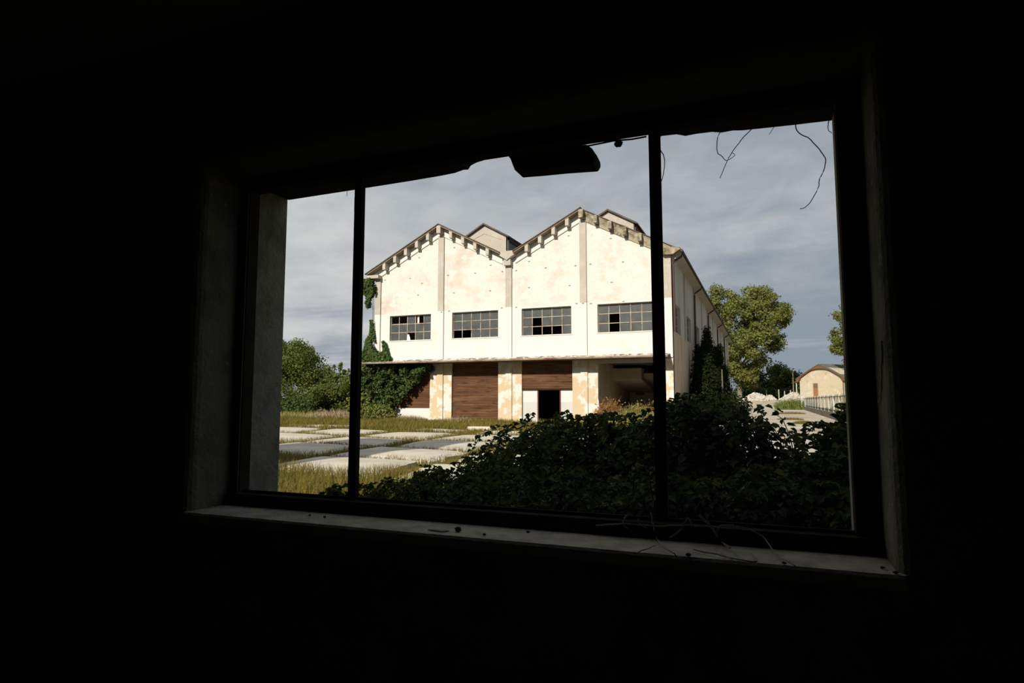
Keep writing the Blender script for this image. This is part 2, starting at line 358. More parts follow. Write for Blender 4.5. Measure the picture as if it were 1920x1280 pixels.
obj('glazing_bead', MB().box(IL+.046, IL+.056, 2.622, 2.63, IB+.06, 2.70), M['bead'], win)
for z in (2.52, 1.13):
    obj('hinge', MB().tube([(-1.937, 2.672, z), (-1.937, 2.672, z+.075)], .011, 8), M['frame'], win)
# inner sill board, its front lip a little in front of the wall
mb = MB().prism([(WI-.012, IB-.045), (WI-.012, IB-.008), (WI-.004, IB+.002), (2.60, IB+.004), (2.60, IB-.045)], IL-.02, IR+.02, 'x')
tag(obj('window_sill', mb, M['sill'], win), None)
# broken concrete lintel lip outside: two stumps, with the middle fallen away
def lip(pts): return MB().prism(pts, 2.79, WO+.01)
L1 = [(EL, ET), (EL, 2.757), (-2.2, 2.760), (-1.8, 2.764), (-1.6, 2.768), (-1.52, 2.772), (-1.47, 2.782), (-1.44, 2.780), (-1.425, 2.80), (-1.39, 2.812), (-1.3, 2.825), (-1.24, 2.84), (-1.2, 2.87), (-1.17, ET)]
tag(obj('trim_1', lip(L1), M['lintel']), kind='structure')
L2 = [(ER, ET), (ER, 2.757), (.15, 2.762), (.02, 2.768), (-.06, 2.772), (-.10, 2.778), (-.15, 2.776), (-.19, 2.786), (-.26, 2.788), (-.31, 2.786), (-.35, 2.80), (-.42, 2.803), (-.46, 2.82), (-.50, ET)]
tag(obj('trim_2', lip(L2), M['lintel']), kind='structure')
# hanging lump of concrete, rod and clod
CH = [(955, 262), (957, 296), (963, 303), (967, 314), (972, 326), (1010, 323), (1060, 318), (1116, 314), (1121, 305), (1120, 296), (1114, 284), (1104, 277), (1090, 279), (1066, 276), (1062, 262)]
cpts = [(p[0], p[2]) for p in (ony(x, y, 2.88) for x, y in CH)]
chunk = thing('concrete_chunk', (-.9, 2.88, 2.72), 'broken slab of concrete hanging under the window head between the two mullions', 'broken concrete')
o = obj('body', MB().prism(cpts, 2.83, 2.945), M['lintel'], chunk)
b = o.modifiers.new('b', 'BEVEL'); b.width = .008; b.segments = 2
rod = [ony(x, y, 2.885) for x, y in ((1062, 280), (1100, 274), (1150, 264), (1185, 261), (1212, 256))]
obj('reinforcing_bar', MB().tube(rod, .004, 6), M['rust'], chunk)
def rock(c, r, seed, sq=(1, 1, 1)):
    g = random.Random(seed); mb = MB(); vs = []; fs = []; nu, nv = 8, 5
    for i in range(nv+1):
        for k in range(nu):
            th = math.pi*i/nv; ph = 2*math.pi*k/nu; q = r*g.uniform(.75, 1.15)
            vs.append((c[0]+q*math.sin(th)*math.cos(ph)*sq[0], c[1]+q*math.sin(th)*math.sin(ph)*sq[1], c[2]+q*math.cos(th)*sq[2]))
    for i in range(nv):
        for k in range(nu): fs.append((i*nu+k, (i+1)*nu+k, (i+1)*nu+(k+1) % nu, i*nu+(k+1) % nu))
    return mb.add(vs, fs)
p = ony(1160, 269, 2.885)
o = obj('clod', rock(p, .022, 3, (1, .7, .75)), M['lintel'], chunk, smooth=True)
obj('wire', MB().tube([p, p+np.array([.012, 0, .03]), p+np.array([.04, 0, .06])], .003, 5), M['rust'], chunk)
# stones, glass and grit lying on the sill
SZ = IB+.004
def onsill(x, y): p = onz(x, y, SZ); return (p[0], min(max(p[1], WI+.0), 2.57), SZ)
p = onsill(859, 996); tag(obj('stone', rock((p[0], p[1], SZ+.009), .016, 5, (1.1, .8, .6)), M['stone'], loc=p, smooth=True), 'largest dark stone lying on the sill beside the glass shard', 'stone')
p = onsill(820, 995); tag(obj('glass_shard', MB().prism([(p[0]-.045, p[1]), (p[0]-.01, p[1]+.02), (p[0]+.05, p[1]+.012), (p[0]+.03, p[1]-.012)], SZ, SZ+.004, 'z'), M['shard'], loc=p), 'thin pale shard of broken glass lying flat on the window sill', 'broken glass')
crumbs = [((581, 967), 'crumb of plaster on the sill below the narrow window light, nearer its stile'), ((609, 970), 'crumb of plaster on the sill just below the foot of the slim mullion'),
          ((908, 1003), 'small chip on the sill next to the dark stone, towards the vines'), ((990, 998), 'small chip against the bottom rail between stone and vines'),
          ((1288, 1047), 'crumb of plaster on the sill under the tangle of dry vines'), ((1470, 1057), 'crumb lying at the tip of the vine trailing over the sill'),
          ((1655, 1066), 'flake of plaster in the sill corner beside the reveal'), ((1680, 1075), 'last flake of plaster at the very end of the sill')]
for i, ((x, y), lab) in enumerate(crumbs):
    p = onsill(x, y); r = .007 if i != 4 else .009
    tag(obj('plaster_crumb', rock((p[0], p[1], SZ+r*.5), r, 20+i, (1.2, .9, .6)), M['stone'], loc=p), lab, 'plaster crumb', 'crumbs on the window sill')
# dry vines
def vine(paths, r, lab, mat='vine', name='dry_vine', group='dry vines round the window'):
    mb = MB()
    for P in paths:
        P = [np.array(p, float) for p in P]; Q = []
        for i in range(len(P)-1):
            a, b, c, d = P[max(i-1, 0)], P[i], P[i+1], P[min(i+2, len(P)-1)]
            for u in (0, .25, .5, .75):
                Q.append(.5*((2*b)+(c-a)*u+(2*a-5*b+4*c-d)*u*u+(3*b-a-3*c+d)*u**3)+np.array([rnd.uniform(-1, 1), 0, rnd.uniform(-1, 1)])*r*.5)
        Q.append(P[-1]); mb.tube(Q, r, 5, r*.6)
    return tag(obj(name, mb, M[mat], loc=P[0], smooth=True), lab, 'dry vine', group)
A = lambda pts, Y=2.88: [ony(x, y, Y) for x, y in pts]
vine([A([(1356, 238), (1346, 258), (1345, 285), (1353, 292), (1360, 300), (1367, 299), (1378, 291), (1372, 286)])], .0022, 'dry vine tip hooked at its end, hanging from the window head near the stout mullion')
vine([A([(1418, 228), (1408, 243), (1390, 262), (1370, 290), (1358, 315), (1350, 334)])], .0024, 'straight slanting dry vine hanging from the window head across the hooked one')
vine([A([(1456, 228), (1452, 237), (1442, 252)])], .0018, 'shortest stub of dry vine hanging from the window head')
vine([A([(1488, 175), (1491, 205), (1492, 232), (1497, 248), (1520, 262), (1540, 285), (1548, 300), (1545, 318), (1537, 335), (1535, 348), (1525, 370), (1512, 387), (1500, 392)])], .0026, 'longest dry vine, hanging in a wide curve from the corner of the window head')
vine([A([(1556, 215), (1553, 232), (1553, 243), (1560, 250)], 2.85)], .0022, 'small loop of dry vine at the top corner beside the outer reveal')
vine([A([(1244, 250), (1238, 258), (1238, 280), (1245, 292), (1246, 312), (1243, 330), (1239, 342)], 2.725)], .0026, 'dry vine bowed along the upper edge of the stout mullion')
vine([A([(666, 345), (668, 360), (671, 374)], 2.725), A([(648, 352), (651, 358), (650, 368)], 2.86)], .002, 'wisp of dry vine at the top of the slim mullion')
Z = lambda pts, h=.012: [np.array([*onz(x, y, SZ+h)[:2], SZ+h]) for x, y in pts]
R_ = lambda pts: A(pts, 2.585)
vine([R_([(1118, 985), (1170, 981), (1226, 986), (1290, 984), (1345, 988)]), R_([(1178, 964), (1171, 973), (1170, 983), (1178, 990)]), R_([(1196, 972), (1202, 983), (1214, 990)])], .004, 'dry vine lying along the bottom rail on both sides of the stout mullion', 'twig')
vine([R_([(1311, 965), (1333, 987), (1343, 1000)])+Z([(1352, 1014), (1369, 1027)]), R_([(1343, 1000), (1352, 986), (1376, 984)])], .005, 'thick forked dry vine leaning from the bottom rail down to the sill', 'twig')
vine([R_([(1255, 1008), (1272, 997), (1281, 983), (1290, 970)]), R_([(1290, 972), (1298, 982), (1310, 986)])], .004, 'curled dry vine leaning on the bottom rail beside the stout mullion', 'twig')
vine([R_([(1352, 986), (1398, 989), (1430, 1006)])+Z([(1448, 1030), (1465, 1045), (1491, 1060)])], .0032, 'long thin dry vine trailing from the rail across the sill towards the reveal', 'twig')
vine([R_([(1220, 960), (1225, 984), (1231, 1008)])+Z([(1240, 1022), (1262, 1036)])+[np.array([-.31, WI-.02, SZ-.01]), np.array([-.27, WI-.02, SZ-.12])]], .0032, 'dry vine dropping over the sill edge below the stout mullion', 'twig')
vine([Z([(1191, 1037), (1212, 1029), (1230, 1022)])], .003, 'short dry twig lying on the sill below the stout mullion', 'twig')
vine([Z([(1300, 1030), (1345, 1039), (1394, 1050), (1420, 1051), (1405, 1034)], .008), Z([(1350, 1030), (1362, 1043), (1380, 1052)], .008), Z([(1378, 1030), (1388, 1052)], .008)], .0032, 'tangle of dry vine lying flat on the sill below the forked vine', 'twig')
vine([[np.array([IR-.004, 2.42+i*.03, 1.75-.1*i+.012*i*i]) for i in range(6)]], .003, 'dry tendril clinging to the inner window reveal', 'twig')

# exterior of this building and the stair tower whose shadow falls on the yard
tw = thing('stair_tower', (-14.1, .6, 0), 'tall plain rendered stair tower standing beside this building at the yard edge', 'tower')
mb = MB().box(-16.45, -11.75, -1.8, 2.95, 0, 9.85); obj('wall', mb, M['tower'], tw)
mb = MB().box(-16.55, -11.65, -1.9, 3.05, 9.85, 10.0); obj('roof', mb, M['roof'], tw)
obj('door', MB().box(-14.6, -13.6, 2.95, 3.0, 0, 2.1), M['barndoor'], tw)

# ------------------------------------------------------------------ factory
YF = 41.8; YB = 110.0; T_ = .35
XL, XR = -28.3, -5.48
PIL = [-28.0, -22.45, -16.95, -11.42, -5.78]
fac = thing('factory_building', (-16.9, YF, 0), 'two storey white gabled factory with rusty roller shutters and a flat canopy across its front', 'building')
RIDGE = [-22.45, -11.42]; SL = .52; ZR = 14.72
def zroof(x): return ZR-SL*min(abs(x-RIDGE[0]), abs(x-RIDGE[1]))
BAYW = [(-26.94, -23.32), (-21.52, -17.80), (-15.98, -12.31), (-10.46, -6.75)]
WZ0, WZ1 = 6.10, 8.05
# upper gable wall
low = .30
pts = [(XL, 8.2), (XR, 8.2), (XR, zroof(XR)-low), (RIDGE[1], ZR-low), (-16.93, zroof(-16.93)-low), (RIDGE[0], ZR-low), (XL, zroof(XL)-low)]
mb = MB()
for a, b, xs in ((0, 0, (XL, RIDGE[0])), (0, 0, (RIDGE[0], -16.93)), (0, 0, (-16.93, RIDGE[1])), (0, 0, (RIDGE[1], XR))):
    x0, x1 = xs; mb.prism([(x0, 8.2), (x1, 8.2), (x1, zroof(x1)-low), (x0, zroof(x0)-low)], YF, YF+T_)
obj('gable_wall', mb, M['brick'], fac)
# band with the upper windows
mb = MB(); xs = [XL]
for a, b in BAYW: xs += [a, b]
xs.append(XR)
for i in range(0, len(xs)-1, 2): mb.box(xs[i], xs[i+1], YF, YF+T_, 4.3, 8.2)
for a, b in BAYW: mb.box(a, b, YF, YF+T_, 4.3, WZ0); mb.box(a, b, YF, YF+T_, WZ1, 8.2)
obj('upper_wall', mb, M['white'], fac)
# ground floor piers
OPN = [(-27.35, -23.34), (-21.52, -17.79), (-15.98, -12.27), (-10.48, -6.75)]
mb = MB(); xs = [XL]
for a, b in OPN: xs += [a, b]
xs.append(XR)
for i in range(0, len(xs)-1, 2): obj('pier', MB().box(xs[i], xs[i+1], YF, YF+T_, 0, 4.3), M['cream'], fac)
mb = MB().box(OPN[0][0], OPN[0][1], YF+.03, YF+T_, 0, .96); obj('parapet_wall', mb, M['white'], fac)
# pilasters
for i, x in enumerate(PIL):
    w = .24 if i not in (4,) else .29
    zt = min(zroof(x), zroof(x))-.75 if i not in (2,) else 11.35
    if i == 0: zt = 11.05
    if i == 4: zt = 11.0
    pl = thing('pilaster', fac.location); pl.parent = fac; pl.location = (0, 0, 0)
    obj('bare_shaft', MB().box(x-w, x+w, YF-.12, YF, 8.2, zt), M['concrete'], pl)
    obj('painted_shaft', MB().box(x-w, x+w, YF-.12, YF, 4.32, 8.2), M['white'], pl)
    obj('foot', MB().box(x-w, x+w, YF-.10, YF, 0, 4.25), M['cream'], pl)
# sloping gable beams with a drip ledge, and purlins
RO = .6
for gi, (xa, xb) in enumerate(((XL-.3, RIDGE[0]), (RIDGE[0], -17.45), (-16.45, RIDGE[1]), (RIDGE[1], XR+.3))):
    st = M['stained'] if gi == 3 else M['concrete']
    sg = 1 if xb in RIDGE else -1
    mb = MB().prism([(xa, zroof(xa)-.12), (xb, zroof(xb)-.12), (xb, zroof(xb)-.70), (xa, zroof(xa)-.70)], YF-.03, YF+.02)
    mb.prism([(xa, zroof(xa)-.66), (xb, zroof(xb)-.66), (xb, zroof(xb)-.74), (xa, zroof(xa)-.74)], YF-.075, YF+.02)
    obj('gable_beam', mb, M['stained'] if gi == 3 else M['white'], fac)
    y0 = YF-RO if gi != 3 else YF-.05
    mb = MB().prism([(xa-(.2 if gi == 0 else 0), zroof(xa-(.2 if gi == 0 else 0))), (xb+(.2 if gi == 3 else 0), zroof(xb+(.2 if gi == 3 else 0))), (xb+(.2 if gi == 3 else 0), zroof(xb+(.2 if gi == 3 else 0))-.10), (xa-(.2 if gi == 0 else 0), zroof(xa-(.2 if gi == 0 else 0))-.10)], y0+.03, YB)
    obj('roof_slab', mb, M['soffit'] if gi != 3 else M['stained'], fac)
    mb = MB(); k0, k1 = xa-(.32 if gi == 0 else 0), xb+(.32 if gi == 3 else 0)
    mb.prism([(k0, zroof(k0)+.07), (k1, zroof(k1)+.07), (k1, zroof(k1)), (k0, zroof(k0))], y0-.04, YB+.1)
    obj('roof', mb, M['roof'], fac)
    pr = RIDGE[0] if gi < 2 else RIDGE[1]; ks = {0: 5, 1: 4, 2: 4, 3: 5}[gi]
    stp = {0: .955, 1: 1.0, 2: 1.0, 3: 1.0}[gi]
    for k in range(1, ks+1):
        x = pr+(-1 if gi in (0, 2) else 1)*stp*k; zt = zroof(x)-.09
        obj('purlin', MB().box(x-.125, x+.125, YF-.54, YF, zt-.50, zt+.02), st, fac)
for r, st in ((RIDGE[0], M['concrete']), (RIDGE[1], M['stained'])):
    obj('ridge_beam', MB().box(r-.165, r+.165, YF-.58, YF, ZR-.66, ZR-.08), st, fac)
# corbels at the eaves and the valley gutter
obj('corbel', MB().box(-28.75, -27.72, YF-.55, YF, 11.03, 11.28), M['concrete'], fac)
obj('corbel', MB().prism([(-17.5, 12.22), (-17.5, 11.92), (-16.95, 11.55), (-16.4, 11.92), (-16.4, 12.22)], YF-.5, YF), M['concrete'], fac)
obj('corbel', MB().box(-17.22, -16.68, YF-.4, YF, 11.2, 11.62), M['concrete'], fac)
obj('corbel', MB().prism([(-6.25, 11.62), (-6.25, 11.25), (-5.9, 11.0), (-5.3, 11.0), (-4.85, 11.28), (-4.85, 11.42)], YF-.45, YF), M['stained'], fac)
# canopy
obj('canopy', MB().box(-28.6, -5.62, YF-1.6, YF, 4.27, 4.37), M['canopy'], fac)
mb = MB().prism([(YF, 4.37), (YF-1.58, 4.37), (YF-1.5, 4.40), (YF-.3, 4.50), (YF, 4.62)], -28.55, -5.65, 'x'); obj('canopy_topping', mb, M['topping'], fac)
# upper windows: steel frame, panes (some missing)
gone = {0: {(0, 2), (1, 2), (2, 0), (3, 2)}, 1: {(0, 0), (1, 0)}, 2: {(1, 1), (1, 0), (2, 0), (3, 0)}, 3: {(1, 1), (1, 0)}}
for wi, (a, b) in enumerate(BAYW):
    yy = YF+.24; nc = 5; mb = MB(); w = (b-a)/nc; h = (WZ1-WZ0)/3
    for i in range(nc+1): q = .045 if i in (0, nc) else .022; mb.box(max(a, a+w*i-q), min(b, a+w*i+q), yy-.03, yy+.03, WZ0, WZ1)
    for j in range(4): q = .05 if j in (0, 3) else .022; mb.box(a, b, yy-.028, yy+.028, max(WZ0, WZ0+h*j-q), min(WZ1, WZ0+h*j+q))
    wn_ = obj('window', mb, M['steel'], fac)
    pm = MB()
    for i in range(nc):
        for j in range(3):
            if (i, j) not in gone[wi]:
                d = rnd.uniform(-.008, .008); x0, x1, z0, z1 = a+w*i, a+w*i+w, WZ0+h*j, WZ0+h*j+h
                pm.add([(x0, yy-.004+d, z0), (x1, yy-.004-d, z0), (x1, yy-.004-d, z1), (x0, yy-.004+d, z1), (x0, yy+.004+d, z0), (x1, yy+.004-d, z0), (x1, yy+.004-d, z1), (x0, yy+.004+d, z1)],
                       [(0, 3, 2, 1), (4, 5, 6, 7), (0, 1, 5, 4), (1, 2, 6, 5), (2, 3, 7, 6), (3, 0, 4, 7)])
    obj('pane', pm, M['glass'], wn_)
    obj('sill', MB().box(a-.05, b+.05, YF-.04, YF+.2, WZ0-.05, WZ0+.01), M['white'], wn_)
obj('rag', MB().prism([(-25.45, 6.12), (-25.15, 6.12), (-25.2, 6.35), (-25.3, 6.6), (-25.42, 6.55)], YF+.12, YF+.18), M['rag'], fac)
obj('board', MB().box(-24.66, -24.5, YF+.3, YF+.36, WZ0, WZ1), M['ply'], fac)
obj('board', MB().box(-26.85, -25.5, YF+.3, YF+.36, 7.25, 7.45), M['ply'], fac)
# roller shutters (horizontal ribs)
def shutter(a, b, z0, z1, y):
    pts = []; z = z0; k = 0
    st = .115
    while z < z1-1e-6:
        pts += [(y, z), (y-.035, z+st*.35), (y-.035, min(z+st*.7, z1))]; z += st
    pts += [(y, z1), (y+.06, z1), (y+.06, z0)]
    return MB().prism(pts, a, b, 'x')
s1 = obj('roller_shutter', shutter(OPN[0][0], OPN[0][1], .98, 4.3, YF+.2), M['shutter'], fac)
s2 = obj('roller_shutter', shutter(OPN[1][0], OPN[1][1], .02, 4.3, YF+.2), M['shutter'], fac)
s3 = obj('roller_shutter', shutter(OPN[2][0], OPN[2][1], 2.36, 4.3, YF+.12), M['shutter'], fac)
obj('bottom_bar', MB().box(OPN[2][0], OPN[2][1], YF+.06, YF+.16, 2.28, 2.37), M['rust'], s3)
obj('bottom_bar', MB().box(OPN[0][0], OPN[0][1], YF+.13, YF+.24, .92, 1.0), M['rust'], s1)
# bay with infill wall and doorway
a, b = OPN[2]
gd = surf('grey_dado', [(.47, .46, .44), ((.42, .4, .36), 1.5, .5, .7)], .9)
for q0, q1 in ((a, -14.88), (-13.16, b)):
    iw = obj('infill_wall', MB().box(q0, q1, YF+.2, YF+T_, 1.42, 2.3), M['white'], fac)
    obj('dado', MB().box(q0, q1, YF+.2, YF+T_, 0, 1.42), gd, iw)
mb = MB().box(-14.88, -14.80, YF+.17, YF+T_, 0, 2.3); mb.box(-13.24, -13.16, YF+.17, YF+T_, 0, 2.3); mb.box(-14.88, -13.16, YF+.17, YF+T_, 2.22, 2.3)
obj('door_frame', mb, M['doorframe'], fac)
# open bay interior: room with beams, counter wall, dado, stair
iy = YF+T_
bay = thing('stair_hall', fac.location); bay.parent = fac; bay.location = (0, 0, 0)
mb = MB().box(-10.95, -10.75, iy, 54, 1.4, 4.2); mb.box(-10.95, -2+-3.6, 53.8, 54, 1.4, 4.2); obj('hall_wall', mb, M['inner'], bay)
mb = MB().box(-10.95, -10.74, iy, 54, 0, 1.4); mb.box(-10.95, -5.6, 53.78, 54, 0, 1.4); obj('dado', mb, M['dado'], bay)
mb = MB().prism([(47.5, 3.95), (47.5, 3.1), (53.8, 2.2), (53.8, 3.95)], -10.75, -8.6, 'x'); obj('landing', mb, M['inner'], bay)
mb = MB().prism([(48.6, 3.6), (48.6, 3.25), (53.8, 2.6), (53.8, 3.6)], -8.6, -7.3, 'x'); obj('landing', mb, M['inner'], bay)
obj('hall_floor', MB().box(-10.75, -5.8, iy-.3, 53.8, .0, .02), M['concrete'], bay)
obj('hall_window', MB().box(-10.2, -9.5, 53.7, 53.8, 2.0, 2.6) , M['dark'], bay)
obj('hall_door', MB().box(-8.6, -7.6, 53.7, 53.8, 0, 2.1), M['dark'], bay)
mb = MB()
for k in range(14): mb.box(-7.2, -6.0, 46.0+.28*k, 46.28+.28*k, .18*k, .18*k+.18)
obj('stair', mb, M['dado'], bay)
mb = MB().tube([(-7.25, 46.0, 1.0), (-7.25, 49.9, 3.5)], .03, 6)
for k in range(7): mb.tube([(-7.25, 46.1+.6*k, .1+.385*k), (-7.25, 46.1+.6*k, 1.05+.385*k)], .015, 5)
obj('handrail', mb, M['inner'], bay)
obj('opening_beam', MB().box(OPN[3][0], OPN[3][1], YF+.05, YF+T_, 4.02, 4.3), M['concrete'], fac)
# inside shell: floors and dividing walls keep the interior dark
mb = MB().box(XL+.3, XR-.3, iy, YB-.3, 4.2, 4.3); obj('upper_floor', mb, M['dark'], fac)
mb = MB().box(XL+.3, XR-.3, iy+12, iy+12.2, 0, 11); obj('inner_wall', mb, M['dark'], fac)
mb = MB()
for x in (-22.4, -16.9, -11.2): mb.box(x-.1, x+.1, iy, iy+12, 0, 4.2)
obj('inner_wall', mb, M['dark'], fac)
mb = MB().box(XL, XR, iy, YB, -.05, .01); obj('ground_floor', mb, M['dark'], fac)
# long side wall towards the drive, with recessed windows; far and near end walls
BAY = 6.9; mb = MB(); ml = MB(); nb = int((YB-YF)/BAY); mp_ = MB()
SW = []
for k in range(nb+1):
    y0 = YF+T_*0+BAY*k; y1 = min(y0+BAY, YB)
    c = y0+1.25; d = c+2.9
    if k == 0: y0 = YF+.001
    if d > YB: mb.box(XR-.3, XR, y0, y1, 6.0, 11.3); ml.box(XR-.3, XR, y0, y1, 0, 6.0); continue
    SW.append((c, d))
    mb.box(XR-.3, XR, y0, c, 6.0, 11.3); mb.box(XR-.3, XR, d, y1, 6.0, 11.3); mb.box(XR-.3, XR, c, d, 8.05, 11.3); mb.box(XR-.3, XR, c, d, 6.0, 6.1)
    ml.box(XR-.3, XR, y0, y1, 0, 6.0)
obj('side_wall', mb, M['side'], fac); obj('lower_side_wall', ml, M['sidelow'], fac)
for k in range(1, nb+1): 
    y = YF+BAY*k; obj('side_pilaster', MB().box(XR, XR+.03, y-.45, y+.45, 6.0, 11.2), M['sidepil'], fac)
for c, d in SW[:6]:
    mb = MB()
    for i in range(5): yy = c+(d-c)*i/4; mb.box(XR-.27, XR-.23, max(c, yy-.03), min(d, yy+.03), 6.1, 8.05)
    for j in range(4): zz_ = 6.1+1.95*j/3; mb.box(XR-.27, XR-.23, c, d, max(6.1, zz_-.03), min(8.05, zz_+.03))
    w_ = obj('side_window', mb, M['steel'], fac); obj('pane', MB().box(XR-.255, XR-.245, c, d, 6.1, 8.05), M['glass'], w_)
obj('far_wall', MB().box(XL, XR, YB-.3, YB, 0, 11.3), M['side'], fac)
mb = MB().box(XL, XL+.3, YF+.001, YB, 0, 11.1); obj('side_wall', mb, M['side'], fac)
# side eaves: soffit, gutter and downpipes
ex = XR+.65
obj('eaves_soffit', MB().prism([(XR-.1, 11.28), (ex, 11.22), (ex, 11.12), (XR-.1, 11.0)], YF+.0, YB), M['concrete'], fac)
mb = MB().tube([(ex+.07, YF-.35, 11.22), (ex+.07, YB+.2, 11.22)], .09, 8); obj('gutter', mb, M['gutter'], fac)
for i, y in enumerate((YF+.25, YF+2*BAY-.2, YF+4*BAY-.2, YF+6*BAY-.2, YF+8*BAY-.2)):
    zb = 6.0 if i == 0 else .2
    mb = MB().tube([(ex+.07, y, 11.2), (ex-.02, y, 10.95), (XR+.12, y, 10.62), (XR+.09, y, 10.4), (XR+.09, y, zb)], .075, 8); obj('downpipe', mb, M['pipe'], fac)
# roof monitors
for r, lab in zip(RIDGE, (0, 1)):
    mo = thing('roof_monitor', fac.location); mo.parent = fac; mo.location = (0, 0, 0)
    hw = 2.05; y0 = 49.6; y1 = 104; zb = ZR-.2; zt = 16.85; ze = zt-hw*.57
    fm = MB().prism([(r-hw, zb-SL*hw-.2), (r+hw, zb-SL*hw-.2), (r+hw, ze), (r, zt), (r-hw, ze)], y0, y0+.2)
    fm.prism([(r-1.6, ze-.22), (r, zt-.72), (r+1.6, ze-.22), (r+1.6, ze-.28), (r, zt-.78), (r-1.6, ze-.28)], y0-.03, y0)
    obj('front_wall', fm, M['concrete'], mo)
    mb = MB()
    for sgn in (-1, 1): mb.prism([(r, zt+.14), (r+sgn*(hw+.32), zt-.57*(hw+.32)+.14), (r+sgn*(hw+.32), zt-.57*(hw+.32)), (r, zt)], y0-.25, y1)
    obj('roof', mb, M['roof'], mo)
    mb = MB()
    for sgn in (-1, 1):
        mb.box(r+sgn*hw-.06, r+sgn*hw+.06, y0+.2, y1, zb-SL*hw-.2, zb-SL*hw+.55); mb.box(r+sgn*hw-.06, r+sgn*hw+.06, y0+.2, y1, ze-.25, ze+.05)
        for k in range(10): yy = y0+.3+k*6; mb.box(r+sgn*hw-.06, r+sgn*hw+.06, yy, yy+.35, zb-SL*hw, ze)
    obj('side_wall', mb, M['concrete'], mo)
    mb = MB()
    for sgn in (-1, 1): mb.box(r+sgn*hw-.03, r+sgn*hw-.01, y0+.2, y1, zb-SL*hw, ze)
    obj('glazing', mb, M['glass'], mo)
# iron anchors dotted over the brickwork
ANC = [(722, 525), (769, 522), (786, 483), (791, 531), (852, 464), (840, 516), (920, 497), (891, 512), (851, 549), (919, 545), (784, 553), (942, 509), (992, 490), (1023, 502), (1066, 442), (1079, 498), (1107, 495), (1145, 447), (1168, 491), (1147, 529), (992, 539), (1068, 535), (968, 507), (829, 585), (842, 583), (941, 577), (968, 576), (1081, 569), (1094, 569), (1108, 569), (1169, 565)]
am = None
for x, y in ANC:
    p = ony(x, y, YF)
    if am is None: am = o = obj('wall_anchor', MB().box(p[0]-.075, p[0]+.075, YF-.015, YF+.01, p[2]-.03, p[2]+.03), M['mark'], fac); p0 = p
    else: o = am.copy(); COL.objects.link(o); o.parent = fac; o.location = (p[0]-p0[0], 0, p[2]-p0[2])
    if abs(min(abs(p[0]-q) for q in PIL)) < .26: o.location[1] -= .12

# ------------------------------------------------------------------ ground
gx = np.linspace(-180, 180, 91); gy = np.concatenate([np.linspace(-25, 150, 60), [151.9, 152.1], np.linspace(156, 420, 30)])
GX, GY = np.meshgrid(gx, gy); GZ = np.where(GY > 152, 1.35+np.clip((GY-152)/40, 0, 1)*.9, 0)
GZ = np.where((GX < -60) & (GY > 152), 0, GZ)-.02
ni, nj = GX.shape; ii, jj = np.meshgrid(np.arange(ni-1), np.arange(nj-1), indexing='ij'); k = (ii*nj+jj).ravel()
tag(npobj('ground', np.stack([GX.ravel(), GY.ravel(), GZ.ravel()], 1), np.stack([k, k+1, k+nj+1, k+nj], 1), M['ground']), kind='structure')
dv = [(-3.0, 12), (6.5, 10), (7.6, 30), (7.6, 60), (6.0, 114), (7.2, 151.5), (-9, 151.5), (-5.4, 111), (-4.6, 60), (-4.2, 40)]
tag(obj('driveway', MB().prism(dv, -.02, .012, 'z'), M['drive']), kind='structure')

